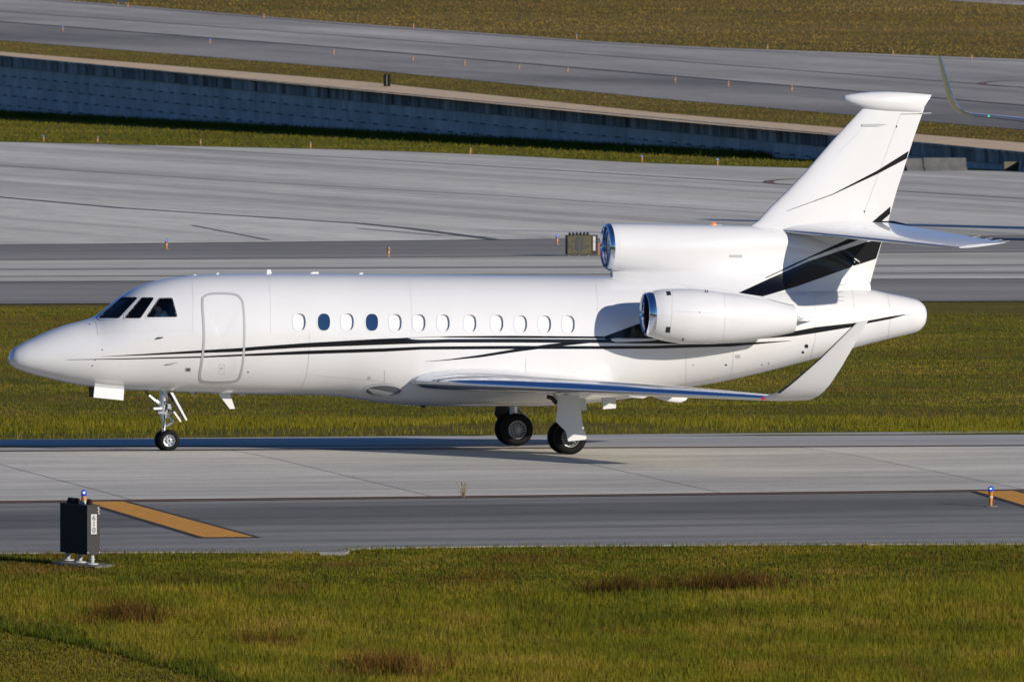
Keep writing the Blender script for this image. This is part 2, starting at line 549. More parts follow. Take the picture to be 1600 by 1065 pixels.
# ---- near taxiway
NE = [(-200, 866), (0, 863), (160, 862), (300, 861), (520, 862), (548, 855.5), (800, 852), (1200, 849.5), (1600, 848.5)]
NJ = [(0, 784), (800, 775.3), (1600, 765.5)]
BLN = [(0, 704.5), (800, 700), (1600, 695.6)]
FE = [(0, 686.3), (800, 679.5), (1600, 673)]
sheet('shoulder', NJ, NE, M_SHO, 0, 60, 5, label='dark asphalt shoulder along the near edge of the taxiway', thick=.05)
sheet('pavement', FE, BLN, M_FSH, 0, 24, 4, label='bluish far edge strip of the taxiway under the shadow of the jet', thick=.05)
tw = sheet('taxiway', BLN, NJ, JOINT, -.012, 24, 8, label='light concrete taxiway the white jet stands on')
jx = sorted([G(112, 755)[0], G(520, 738)[0], G(1010, 744)[0], G(1430, 730)[0]])
sp = (jx[-1] - jx[0]) / 3
jx = [jx[0] - 2 * sp, jx[0] - sp] + jx + [jx[-1] + sp, jx[-1] + 2 * sp, jx[-1] + 3 * sp]
bl_ = np.array([G(*p) for p in poly_at(BLN, 30, -700, 2300)]); nj_ = np.array([G(*p) for p in poly_at(NJ, 30, -700, 2300)])
ylo = lambda x: np.interp(x, nj_[:, 0], nj_[:, 1]); yhi = lambda x: np.interp(x, bl_[:, 0], bl_[:, 1])
for a, b in zip(jx[:-1], jx[1:]):
    a += .02; b -= .02
    m_ = MB(); rows = []
    for t in np.linspace(0, 1, 9):
        rows.append([(x, ylo(x) + .03 + t * (yhi(x) - ylo(x) - .06), 0) for x in (a, b)])
    vs = [(p[0], p[1], float(gz(p[0], p[1])) + .001) for r in rows for p in r]
    fs = [(2 * i, 2 * i + 1, 2 * i + 3, 2 * i + 2) for i in range(8)]
    k = len(vs); ringi = [0] + [2 * i + 1 for i in range(9)] + [2 * i for i in range(8, 0, -1)]
    vs += [(vs[r][0], vs[r][1], vs[r][2] - .02) for r in ringi]
    fs += [(ringi[i], k + i, k + (i + 1) % len(ringi), ringi[(i + 1) % len(ringi)]) for i in range(len(ringi))]
    ob('concrete_slab', vs, fs, M_TAXI, tw)
# worn double edge line and centre line
for dy, wd, mm in ((.0, .62, EDGEB), (-1.0, .17, EDGEY), (1.0, .15, EDGEY)):
    strip('edge_line', [(x, y + dy) for x, y in NJ], wd, mm, .006 if mm is EDGEB else .010, label='worn double edge line between taxiway slabs and asphalt shoulder', lo=-260, hi=1860)
strip('edge_line', [(x, y) for x, y in BLN], .55, EDGEB, .006, label='worn dark line along the far side of the taxiway', lo=-260, hi=1860)
strip('edge_line', [(x, y + .2) for x, y in BLN], .2, EDGEY, .010, label='thin rusty line inside the far dark taxiway line', lo=-260, hi=1860)
# orange shoulder bars with black borders
for nm, c4, lab in ((0, [(134, 784.3), (192, 783.7), (396, 839), (318, 839.5)], 'long orange shoulder bar with black borders behind the black cabinet'),
                    (1, [(1524, 767.4), (1582, 766.8), (1786, 822), (1708, 822.6)], 'orange shoulder bar cut off by the right edge of the picture')):
    q = [G(*p) for p in c4]
    def quad(pts, m, lift, name, parent=None):
        vv = []
        for t in np.linspace(0, 1, 7):
            for a, b in ((pts[0], pts[3]), (pts[1], pts[2])):
                r = a * (1 - t) + b * t
                vv.append((r[0], r[1], float(gz(r[0], r[1])) + lift))
        return ob(name, vv, [(2 * i, 2 * i + 1, 2 * i + 3, 2 * i + 2) for i in range(6)], m, parent)
    e = .13
    qb = [p + np.array(d) for p, d in zip(q, ((-e, 0, 0), (e, 0, 0), (e, -e, 0), (-e, -e, 0)))]
    o = quad(qb, STRIPEB, .005, 'shoulder_bar'); tag(o, lab, None, None, 'structure')
    quad(q, STRIPE, .010, 'paint', o)

# ---- second taxiway behind the middle turf
L470 = [(0, 474.5), (800, 472), (1600, 470)]; L437 = [(0, 440), (800, 437.5), (1600, 435.7)]
L406 = [(0, 406.5), (480, 403.2), (890, 399.6), (1600, 393.2)]; L380 = [(0, 382.7), (480, 378), (855, 373.6), (1600, 368.5)]
sheet('shoulder', L437, L470, M_MSH, 0, 20, 3, label='dark shoulder of the second taxiway behind the middle turf')
sheet('taxiway', L406, L437, M_MID, 0, 20, 4, label='second concrete taxiway crossing behind the jet')
sheet('shoulder', L380, L406, M_MSH, 0, 20, 3, label='dark far shoulder of the second taxiway where the olive sign stands')
strip('edge_line', L437, .55, EDGEB, .008, label='dark joint along the near edge of the second taxiway', lo=-260, hi=1860)
strip('edge_line', L406, .5, EDGEB, .008, label='dark joint along the far edge of the second taxiway', lo=-260, hi=1860)
strip('edge_line', L380, .6, EDGEB, .008, label='dark joint between the far shoulder and the apron', lo=-260, hi=1860)
strip('edge_line', [(0, 421), (1600, 414)], 2.2, M_MSH, .005, label='grey worn band along the second taxiway', lo=-260, hi=1860)
strip('edge_line', [(0, 432), (1600, 426)], .5, EDGEB, .008, label='thin dark joint along the middle of the second taxiway', lo=-260, hi=1860)
# ---- apron
LAE = [(0, 222), (560, 234.5), (800, 243.5), (1000, 255), (1250, 263), (1600, 267.5)]
sheet('apron', LAE, L380, M_APR, 0, 30, 8, label='wide streaky concrete apron in front of the retaining wall')
strip('apron_joint', [(-200, 285), (0, 308), (190, 325), (560, 349), (640, 357), (772, 374)], .62, JOINT, .006, label='dark tarred joint running across the apron', smooth_line=False)
strip('apron_joint', [(150, 224.5), (560, 247.5), (1000, 274), (1404, 298.6), (1600, 310.6), (1800, 323)], .5, JOINT, .006, label='thin dark joint close to the far edge of the apron', n=60)
for ln, wd, lab in (([(0, 259), (360, 282), (800, 307), (1300, 340)], .25, 'faint joint across the middle of the apron'),
                    ([(300, 352), (420, 375)], .2, 'short faint joint near the edge of the apron'),
                    ([(560, 357), (690, 368), (860, 372)], .3, 'curved faint joint near the olive sign')):
    strip('apron_joint', ln, wd, EDGEB, .005, label=lab)
def ring_mark(c, rx, fn, lab):
    pts = [(c[0] + rx * math.cos(t), c[1] + rx * .075 * math.sin(t)) for t in np.linspace(math.radians(95), math.radians(285), 26)]
    strip('guide_line', pts, .5, EDGEB, .009, fn, label=lab + ', black border', smooth_line=False)
    strip('guide_line', pts, .22, EDGEY, .013, fn, label=lab + ', rusty line', smooth_line=False)
ring_mark((1272, 284.5), 72, gz, 'curved guide line on the apron beside the fin')
# ---- foot of the wall: turf strip is the ground itself; plateau behind
s_ = np.unique(np.concatenate([np.linspace(-900, -260, 5), np.linspace(-260, 260, 27), np.linspace(260, 900, 5)]))
v_ = [0.25, 3, 8, 15, 25, 40, 60, 90, 140, 220, 400, 900, 2500]
pv, pf = [], []
for a in v_:
    for b in s_:
        q = WA + WT * b + WN * a
        pv.append((q[0], q[1], float(zu(q[0], q[1])) - .02))
ns = len(s_)
for j in range(len(v_) - 1):
    for i in range(ns - 1): pf.append((j * ns + i, j * ns + i + 1, (j + 1) * ns + i + 1, (j + 1) * ns + i))
pl = ob('terrain', pv, pf, GR_FAR2)
tag(pl, 'raised turf plateau above the retaining wall', None, None, 'structure')
S1 = [(0, 81), (560, 127), (1040, 177.5), (1600, 223.5)]; S0 = [(0, 87), (560, 141.5), (1040, 188.5), (1600, 237.5)]
U1 = [(0, 63), (560, 108), (1040, 155), (1600, 203)]; U2 = [(0, 34), (560, 77.5), (1040, 118), (1600, 165)]
U3 = [(0, -6), (105, 1), (540, 36), (935, 65), (1100, 74), (1600, 93)]
sheet('gravel_strip', S1, S0, SAND, .004, 24, 2, fn=zu, label='sandy gravel strip along the top of the retaining wall', kind='structure')
sheet('shoulder', U2, U1, M_USH, .004, 24, 3, fn=zu, label='dark shoulder of the raised runway above the wall')
sheet('runway', U3, U2, M_UP, .004, 24, 4, fn=zu, label='raised concrete runway above the retaining wall')
sheet('pavement', [(1440, -14), (1900, 30)], [(1470, 0), (1600, 8.5), (1900, 26)], M_UP, .004, 8, 2, lo=1478, hi=1860, fn=zu, label='grey pavement corner beyond the top turf')
for ln, wd, lab in (([(x, y) for x, y in U2], .8, 'dark joint between the raised runway and its shoulder'), ([(0, 18), (560, 58), (1100, 99), (1600, 137)], .5, 'thin dark joint along the raised runway'),
                    ([(105, 3.5), (540, 38.5), (935, 67.5), (1100, 77), (1600, 96)], .6, 'dark joint along the far edge of the raised runway')):
    strip('runway_joint', ln, wd, EDGEB, .012, zu, label=lab, lo=-200, hi=1820)
ring_mark((1600, 131), 66, zu, 'curved guide line on the raised runway behind the wingtip')

# ---- retaining wall: core, rows of panels, coping pieces
WALLC = mat('wall_concrete', (.33, .33, .33), .9, noise=(.5, .3), bump=(8, .3))
g = NG('wall_panel_concrete')
va = g.noise(g.mapped((.5, .5, .05)), 1, 6, .7); vb = g.noise(g.mapped((2, 2, 2)), 1, 5, .6)
oi = g.n.nodes.new('ShaderNodeObjectInfo')
c_ = g.ramp(va, [(.35, (.44, .43, .41)), (.6, (.60, .585, .56))])
c_ = g.mix(1., c_, g.rng(oi.outputs['Random'], 0, 1, .86, 1.06), 'MULTIPLY')
c_ = g.mix(1., c_, g.ramp(vb, [(.3, (.8, .8, .8)), (.6, (1, 1, 1))]), 'MULTIPLY')
WPAN = g.out(c_, .9, .2)
g = NG('coping_stained_concrete')
va = g.noise(g.mapped((.9, .9, .06)), 1, 6, .75); vb = g.noise(g.mapped((.2, .2, .02)), 1, 3, .6)
c_ = g.ramp(va, [(.36, (.035, .035, .034)), (.48, (.26, .26, .25)), (.62, (.48, .48, .46))])
c_ = g.mix(1., c_, g.ramp(vb, [(.35, (.5, .5, .5)), (.6, (1, 1, 1))]), 'MULTIPLY')
WCOP = g.out(c_, .9, .2)
slope = (ZB - ZA) / WL
s0w, s1w = -10.2, WL + 16.
fwn = -WN                                                   # outward face direction
def wp(s, off, z): q = WA + WT * s + fwn * off; return (q[0], q[1], z)
ztop = lambda s: ZA + slope * s
core = MB()
core.loft([[wp(s, 0, -3), wp(s, 0, ztop(s) - .02), wp(s, -.5, ztop(s) - .02), wp(s, -.5, -3)] for s in (s0w, s1w)])
wall = core.build('retaining_wall', mat('wall_core', (.12, .12, .12), .9))
ROOT[wall.name] = np.zeros(3)
tag(wall, 'long concrete retaining wall in blue shade with stained coping, below the raised runway', 'retaining wall', None, 'thing')
PW, PH, CH = 2.7, .66, .72
pm = MB()
h2 = .014
pm.add([(x + (0 if abs(t) else 0), y, z + slope * x) for x in (.012, PW - .012) for y in (0, .05) for z in (.008, PH - .008) for t in (0,)],
       [(0, 1, 3, 2), (4, 6, 7, 5), (0, 4, 5, 1), (2, 3, 7, 6), (0, 2, 6, 4), (1, 5, 7, 3)])
pm.add([(x, y, z + slope * x) for x in (.35, 1.35) for y in (.051, .062) for z in (.0, .075)],
       [(0, 1, 3, 2), (4, 6, 7, 5), (0, 4, 5, 1), (2, 3, 7, 6), (0, 2, 6, 4), (1, 5, 7, 3)], 1)
pme = meshdata('wall_panel', pm.v, pm.f, [WPAN, JOINT], mi=pm.mi)
cm = MB(); CL = 6.9
cm.add([(x, y, z + slope * x) for x in (.015, CL - .015) for y in (0, .16) for z in (-CH + .01, -.005)],
       [(0, 1, 3, 2), (4, 6, 7, 5), (0, 4, 5, 1), (2, 3, 7, 6), (0, 2, 6, 4), (1, 5, 7, 3)])
cm.add([(x, y, z + slope * x) for x in (.015, CL - .015) for y in (-.02, .24) for z in (-.13, .03)],
       [(0, 1, 3, 2), (4, 6, 7, 5), (0, 4, 5, 1), (2, 3, 7, 6), (0, 2, 6, 4), (1, 5, 7, 3)])
cme = meshdata('coping', cm.v, cm.f, WCOP)
rotz = math.atan2(WT[1], WT[0])
flip = 1 if (np.array([-math.sin(rotz), math.cos(rotz)]) @ fwn) > 0 else -1
npan = 0
for i in range(int((s1w - s0w) / CL)):
    s = s0w + i * CL
    o = bpy.data.objects.new('coping', cme); COL.objects.link(o); o.parent = wall
    o.location = wp(s, 0, ztop(s)); o.rotation_euler = (0, 0, rotz); o.scale = (1, flip, 1)
for i in range(int((s1w - s0w) / PW)):
    s = s0w + i * PW
    for r in range(12):
        z = ztop(s) - CH - (r + 1) * PH
        gq = WA + WT * s + fwn
        if z + PH < float(gz(*gq)) - .05 or npan >= 298: break
        o = bpy.data.objects.new('wall_panel', pme); COL.objects.link(o); o.parent = wall
        o.location = wp(s + (PW / 2 if r % 2 else 0), 0, z + (slope * PW / 2 if r % 2 else 0)); o.rotation_euler = (0, 0, rotz); o.scale = (1, flip, 1)
        npan += 1
print('wall panels', npan, 'zA', ZA, 'zB', ZB, 'L', WL)


# ---- grass blades as real geometry
def blades(name, xy, hmin, hmax, wd, tint, label, lean=.35, zfn=turf_z, m=None):
    n_ = len(xy); x, y = xy[:, 0], xy[:, 1]; z = zfn(x, y) - .005
    h = nrg.uniform(np.broadcast_to(hmin, n_), np.broadcast_to(hmax, n_)) * nrg.uniform(.7, 1.15, n_)
    a = nrg.uniform(0, 2 * math.pi, n_); fa = nrg.normal(0, 1.0, n_)         # facing, mostly towards the open side
    wx, wy = np.cos(fa) * wd / 2, np.sin(fa) * wd / 2
    lx, ly = np.cos(a) * h * lean * nrg.uniform(.2, 1, n_), np.sin(a) * h * lean * nrg.uniform(.2, 1, n_)
    V = np.empty((n_, 5, 3))
    V[:, 0] = np.stack([x - wx, y - wy, z], 1); V[:, 1] = np.stack([x + wx, y + wy, z], 1)
    V[:, 2] = np.stack([x + wx * .75 + lx * .35, y + wy * .75 + ly * .35, z + h * .55], 1)
    V[:, 3] = np.stack([x - wx * .75 + lx * .35, y - wy * .75 + ly * .35, z + h * .55], 1)
    V[:, 4] = np.stack([x + lx, y + ly, z + h], 1)
    me = bpy.data.meshes.new(name)
    me.vertices.add(n_ * 5); me.vertices.foreach_set('co', V.ravel())
    b = (np.arange(n_) * 5)[:, None]
    li = np.concatenate([b + [0, 1, 2, 3], b + [3, 2, 4]], 1).ravel()
    me.loops.add(n_ * 7); me.loops.foreach_set('vertex_index', li.astype(np.int32))
    me.polygons.add(n_ * 2)
    st = (np.arange(n_)[:, None] * 7 + [0, 4]).ravel(); me.polygons.foreach_set('loop_start', st.astype(np.int32))
    me.update(calc_edges=True)
    at = me.attributes.new('tint', 'FLOAT_COLOR', 'POINT')
    tc = np.ones((n_, 5, 4), np.float32); tc[:, :, :3] = np.asarray(tint)[:, None, :]
    at.data.foreach_set('color', tc.ravel())
    me.materials.append(m or BL)
    o = bpy.data.objects.new(name, me); COL.objects.link(o)
    return tag(o, label, None, None, 'stuff')


def scatter(n_, v0, v1, half):
    """random ground points in a trapezoid in front of the viewing spot"""
    t = nrg.uniform(0, 1, n_); vv = np.sqrt(v0 ** 2 + (v1 ** 2 - v0 ** 2) * t)
    u = nrg.uniform(-1, 1, n_) * half * vv / 263.
    f = np.array([math.sin(YAW), math.cos(YAW)])
    return C[:2] + vv[:, None] * f + u[:, None] * RGT[:2]


def pxy(xy, zfn=turf_z):
    q = np.column_stack([xy, zfn(xy[:, 0], xy[:, 1])]) - C
    z = q @ FWD
    return CX + F * (q @ RGT) / z, CYP - F * (q @ UPV) / z


def tints(n_, cols, p, jit=.18):
    c = np.array(cols)[nrg.choice(len(cols), n_, p=p)]
    return c * nrg.normal(1, jit, n_).clip(.5, 1.6)[:, None]


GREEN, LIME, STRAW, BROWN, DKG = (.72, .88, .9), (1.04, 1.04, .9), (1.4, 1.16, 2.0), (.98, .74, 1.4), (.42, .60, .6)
ne_ = np.array(NE); DITCH = np.array([(-300, 948), (0, 985), (130, 1008), (330, 1062), (700, 1170)])
def patchy(p, cols, pr):
    """tints that drift from clump to clump: mixed species, dry and lush patches"""
    f = np.zeros(len(p)); f2 = np.zeros(len(p))
    for _ in range(14):
        k = nrg.normal(0, 1.3, 2); f += np.sin(p @ k + nrg.uniform(0, 6.3))
        k = nrg.normal(0, 4.5, 2); f2 += np.sin(p @ k + nrg.uniform(0, 6.3))
    f = f / 2.6 + f2 / 3.4 + nrg.normal(0, .55, len(p))
    o = np.argsort(f); c = np.empty((len(p), 3)); a = 0; n_ = len(p)
    order = [3, 0, 1, 2]
    for i in order:
        b = min(n_, a + int(round(pr[i] * n_)) + 1); c[o[a:b]] = cols[i]; a = b
    return c * nrg.normal(1, .2, n_).clip(.5, 1.6)[:, None]


xy = scatter(560000, 196, 236, 12.4)
px, py = pxy(xy)
ok = py > np.interp(px, ne_[:, 0], ne_[:, 1]) + 1.0 - 1.3 * np.sin(px / 9.) * np.sin(px / 37. + 1) - 1.1 * np.sin(px / 3.7 + np.sin(px / 21.)) + nrg.normal(0, .8, len(px))
pad = (px > 80) & (px < 172) & (py > 872.5 + (px - 80) * .05) & (py < 883.5)
xy, px, py = xy[ok & ~pad], px[ok & ~pad], py[ok & ~pad]
vl = np.interp(px, [0, 300, 800, 1100, 1600], [925, 922, 925, 935, 905]) + nrg.normal(0, 7, len(px))
dl = np.interp(px, DITCH[:, 0], DITCH[:, 1])
ver = py < vl; lawn = py > dl + 2; dit = (~lawn) & (py > dl - 13 - 6 * np.sin(px / 41.) - 5 * np.sin(px / 17. + 2) + nrg.normal(0, 6, len(px))); fld = ~(ver | lawn | dit)
blades('verge_grass', xy[ver], .025, .075, .013, patchy(xy[ver], [GREEN, LIME, STRAW, BROWN], [.46, .2, .12, .22]), 'short patchy verge grass beside the near asphalt shoulder')
blades('field_grass', xy[fld], .07, .20, .0105, patchy(xy[fld], [GREEN, LIME, STRAW, BROWN], [.24, .54, .15, .07]) * 1.2, 'tall yellowish green grass filling the foreground', .5)
blades('ditch_grass', xy[dit], .07, .17, .013, tints(dit.sum(), [DKG, GREEN, LIME], [.62, .3, .08]), 'dark green lush grass along the shallow ditch at lower left')
blades('lawn', xy[lawn], .02, .06, .016, tints(lawn.sum(), [GREEN, LIME, STRAW, BROWN], [.3, .25, .2, .25]), 'mown brownish lawn in the lower left corner')
# tall band along the far taxiway edge and the middle turf behind it
fe_ = np.array([G(*p) for p in poly_at(FE, 20, -500, 2100)])
def band(n_, d0, d1, x0=-24, x1=46):
    x = nrg.uniform(x0, x1, n_); y = np.interp(x, fe_[:, 0], fe_[:, 1]) + nrg.uniform(d0, d1, n_)
    return np.column_stack([x, y])
b_ = np.concatenate([band(9000, .1, 6), band(230000, 6, 26)])
_px, _py = pxy(b_); b_ = b_[(_py > 655 + 2 * np.sin(_px / 31.)) | (np.arange(len(b_)) < 9000)]
FD = b_[:, 1] - (FEA + FEB * b_[:, 0])
blades('tall_grass', b_, np.where(FD < 6, .03, .06), np.where(FD < 6, .08, .18), .013, tints(len(b_), [GREEN, LIME, STRAW], [.16, .62, .22]) * 1.25, 'tall yellow green grass along the far edge of the near taxiway', .5)
xy = scatter(380000, 290, 398, 12.6)
px, py = pxy(xy); ok = (py > np.interp(px, [0, 800, 1600], [475.3, 472.8, 470.8])) & (xy[:, 1] > np.interp(xy[:, 0], fe_[:, 0], fe_[:, 1]) + 8) & (py < 657)
xy = xy[ok]
blades('middle_grass', xy, .02, .065, .016, patchy(xy * (.35, .5), [GREEN, LIME, STRAW, BROWN], [.32, .24, .22, .22]) * 1.2, 'mottled olive and brown turf between the two taxiways')
# rank grass along the wall foot, tinted dark to deepen the shadow strip
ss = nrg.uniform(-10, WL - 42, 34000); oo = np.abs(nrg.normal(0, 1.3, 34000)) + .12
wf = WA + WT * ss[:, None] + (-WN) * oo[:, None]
blades('shade_tinted_grass', wf, .15, .5, .04, tints(len(wf), [DKG, GREEN], [.7, .3]), 'rank grass along the foot of the retaining wall, coloured dark for the wall shadow', .5)
# coarser turf far behind: apron verge, plateau strip and the top field
def plateau(n_, half, v0, v1, line_hi, line_lo):
    s = nrg.uniform(-260, WL + 40, n_); a = nrg.uniform(v0, v1, n_)
    p = WA + WT * s[:, None] + WN * a[:, None]
    x, y = pxy(p, zu)
    k = (x > -90) & (x < 1690) & (y > -25)
    if line_hi is not None: k &= y > np.interp(x, [q[0] for q in line_hi], [q[1] for q in line_hi]) + .6
    if line_lo is not None: k &= y < np.interp(x, [q[0] for q in line_lo], [q[1] for q in line_lo]) - .6
    return p[k]
zup = lambda x, y: zu(x, y) - .02
fp = plateau(500000, 1, .4, 70, U1, S1)
blades('turf_strip', fp, .04, .11, .035, patchy(fp * .4, [(.55, .80, .6), (.72, .9, .7), (1., 1., 1.), (.85, .74, .8)], [.34, .26, .22, .18]) * .9, 'olive turf strip between the gravel and the raised runway', .5, zup, BLF)
fp = plateau(620000, 1, 45, 330, None, U3)
blades('top_turf', fp, .04, .12, .06, patchy(fp * (.15, .12), [(.70, .86, .8), (1., 1., 1.), (1.2, 1.12, 1.2), (1.0, .84, .9)], [.34, .3, .14, .22]), 'tan and olive turf field beyond the raised runway', .5, zup, BLF)
ss = nrg.uniform(-12, WL + 20, 120000); oo = nrg.uniform(.2, 60, 120000)
fp = WA + WT * ss[:, None] - WN * oo[:, None]; x_, y_ = pxy(fp)
fp = fp[(y_ < np.interp(x_, [q[0] for q in LAE], [q[1] for q in LAE]) - .3) & (x_ < 1310) & (x_ > -90)]
blades('apron_verge', fp, .05, .16, .045, patchy(fp * .4, [GREEN, LIME, STRAW, BROWN], [.3, .42, .18, .10]), 'yellow green turf strip between the apron and the retaining wall', .5)
# dry reddish weeds
def weeds(cx, cy, rx, ry, n_, label, hh=.34):
    g0_ = G(cx, cy); pts, tn = [], []
    for _ in range(n_):
        q = G(cx + rx * np.clip(nrg.normal(0, .5), -1.2, 1.2), cy + ry * nrg.uniform(-1, 1))
        k = rnd.randint(5, 20); r = rnd.uniform(.03, .16)
        pts += [(q[0] + nrg.normal(0, r), q[1] + nrg.normal(0, r)) for _ in range(k)]
    pts = np.array(pts)
    return blades('dry_weeds', pts, hh * .5, hh * 1.35, .012, tints(len(pts), [(.74, .40, 1.2), (.46, .27, 1.0), (1.0, .66, 1.1)], [.45, .3, .25], .25), label, .75)
weeds(965, 926, 52, 5, 60, 'dark reddish weed patch left of the long weed row in the foreground grass', .28)
weeds(1140, 920, 100, 7, 120, 'long row of dark reddish weeds standing in the foreground grass', .30)
weeds(208, 966, 62, 8, 80, 'rust brown feathery weeds above the ditch at lower left', .34)
weeds(610, 1052, 80, 9, 80, 'brown weeds at the bottom edge of the picture', .34)
weeds(420, 1012, 70, 6, 34, 'sparse brown stalks between the ditch and the bottom weeds', .3)
# ================================================================== THE JET
JX = 0.0
jet = thing('business_jet', 'white three engined business jet with black swoosh stripes taxiing on the concrete taxiway', 'jet', (JX, 0, float(gz(JX, 0))))
FAINT = mat('filled_joint', (.63, .63, .63), .5)
# ---- fuselage: px column of the centre line, top and bottom of its outline
FS = [(13.2, 558.5, 565.5), (14.5, 555.5, 568), (17, 549.5, 570.5), (26, 541.5, 576), (53, 527.5, 585), (79, 516, 592), (105, 507, 598), (131, 500.3, 602.3), (145, 495.6, 604.2),
      (158, 487.5, 606), (173.5, 475.8, 607.4), (189, 463.2, 608.6), (210, 450.3, 609.6), (231, 442.3, 610.4), (263, 434.7, 611.6), (300, 430, 613), (336, 428, 614.2), (420, 426.8, 616),
      (480, 427, 616.8), (520, 427.3, 618.6), (560, 427.8, 623.6), (600, 428.2, 629.2), (640, 428.6, 632.4), (700, 429, 634), (800, 429.6, 634.4), (880, 430.6, 632), (950, 432, 626),
      (1010, 433.4, 617.5), (1072, 435.3, 605.5), (1120, 437.2, 597.3), (1180, 440.2, 584), (1245, 443.7, 567.5), (1300, 447.2, 553), (1355, 451.3, 537.6), (1385, 457.5, 530),
      (1420, 464.5, 521.8), (1432, 467.8, 518.2), (1440, 473, 512), (1445, 481, 503), (1446.5, 490, 494)]
FS = np.array(FS)
HW = np.array([(0, .09), (.02, .13), (.06, .19), (.17, .29), (.5, .45), (1, .62), (1.6, .79), (2.4, .965), (3.2, 1.10), (4.2, 1.205), (5.2, 1.25), (13.2, 1.25), (14.4, 1.21), (15.6, 1.08),
               (16.6, .90), (17.4, .73), (18.2, .55), (18.8, .45), (19.2, .37), (19.32, .30), (19.38, .20), (19.41, .06)])
stp = np.concatenate([np.linspace(13.2, 26, 10)[:-1], np.linspace(26, 118, 20)[:-1], np.arange(118, 290, 1.6), np.arange(290, 352, 3.), np.arange(352, 428, 6.), np.arange(428, 884, 1.45),
                      np.arange(884, 1400, 7.), np.linspace(1400, 1440, 12)[:-1], np.linspace(1440, 1446.5, 8)])
top_, bot_ = pchip(FS[:, 0], FS[:, 1], stp), pchip(FS[:, 0], FS[:, 2], stp)
botn = np.where(stp < 480, bot_, np.minimum(bot_, 617))
ang = np.radians(np.concatenate([np.arange(-6, 72, .75), np.arange(72, 354, 4.)]))      # 0 = towards the camera side, up positive
X0 = P(13.2, 562, 0)[0]
fv = []
for i, p_ in enumerate(stp):
    a, b = P(p_, top_[i], 0), P(p_, bot_[i], 0); c_ = P(p_, (top_[i] + botn[i]) / 2, 0)
    hw = float(pchip(HW[:, 0], HW[:, 1], [a[0] - X0])[0])
    bf = np.clip((bot_[i] - botn[i]) / 15, 0, 1)
    for t in ang:
        s, cth = math.sin(t), math.cos(t)
        if s >= 0: y, z = -hw * cth, c_[2] + (a[2] - c_[2]) * s
        else:
            e = 1 - .35 * bf
            y = -hw * (1 + .03 * bf) * math.copysign(abs(cth) ** e, cth); z = c_[2] + (c_[2] - b[2]) * math.copysign(abs(s) ** (1 - .1 * bf), s)
        fv.append((a[0], y, z))
na = len(ang)
ff = [(i * na + j, (i + 1) * na + j, (i + 1) * na + (j + 1) % na, i * na + (j + 1) % na) for i in range(len(stp) - 1) for j in range(na)]
caps = [tuple(range(na)), tuple(range((len(stp) - 1) * na + na - 1, (len(stp) - 1) * na - 1, -1))]
FV = np.array(fv)
FUS = BVHTree.FromPolygons([Vector(v) for v in FV], ff)


def hit(px, py, off=.004, tree=None):
    d = Vector(ray(px, py)); o = Vector(C)
    loc, nr, idx, dist = (tree or FUS).ray_cast(o + d * 200, d)
    if loc is None: return None
    if nr.dot(d) > 0: nr = -nr
    return np.array(loc + nr * off)


def closed_path(pts, n=64):
    a = np.array(pts, float); k = len(a); out = []
    per = max(2, n // k)
    for i in range(k):
        p0, p1, p2, p3 = a[i - 1], a[i], a[(i + 1) % k], a[(i + 2) % k]
        for t in np.linspace(0, 1, per, endpoint=False):
            out.append(.5 * (2 * p1 + (p2 - p0) * t + (2 * p0 - 5 * p1 + 4 * p2 - p3) * t * t + (3 * p1 - p0 - 3 * p2 + p3) * t ** 3))
    return np.array(out)


def rounded(poly, r=2.2, per=5):
    """pixel polygon with rounded corners"""
    a = np.array(poly, float); k = len(a); out = []
    for i in range(k):
        p0, p1, p2 = a[i - 1], a[i], a[(i + 1) % k]
        u = (p0 - p1) / np.linalg.norm(p0 - p1); w_ = (p2 - p1) / np.linalg.norm(p2 - p1)
        s, e = p1 + u * r, p1 + w_ * r
        for t in np.linspace(0, 1, per): out.append((1 - t) ** 2 * s + 2 * t * (1 - t) * p1 + t * t * e)
    return np.array(out)


def dense(path, step=4.):
    out = []; k = len(path)
    for i in range(k):
        a, b = path[i], path[(i + 1) % k]; m_ = max(1, int(np.linalg.norm(b - a) / step))
        for t in range(m_): out.append(a + (b - a) * t / m_)
    return np.array(out)


def offset(path, d):
    k = len(path); t = np.roll(path, -1, 0) - np.roll(path, 1, 0)
    t /= np.linalg.norm(t, axis=1)[:, None] + 1e-9
    nn = np.stack([t[:, 1], -t[:, 0]], 1)
    area = np.sum(path[:, 0] * np.roll(path[:, 1], -1) - np.roll(path[:, 0], -1) * path[:, 1])
    if area < 0: nn = -nn
    return path + nn * d


def inside(pts, poly):
    x, y = pts[:, 0], pts[:, 1]; r = np.zeros(len(pts), bool); k = len(poly)
    for i in range(k):
        (x1, y1), (x2, y2) = poly[i], poly[i - 1]
        c = ((y1 > y) != (y2 > y)) & (x < (x2 - x1) * (y - y1) / (y2 - y1 + 1e-12) + x1)
        r ^= c
    return r


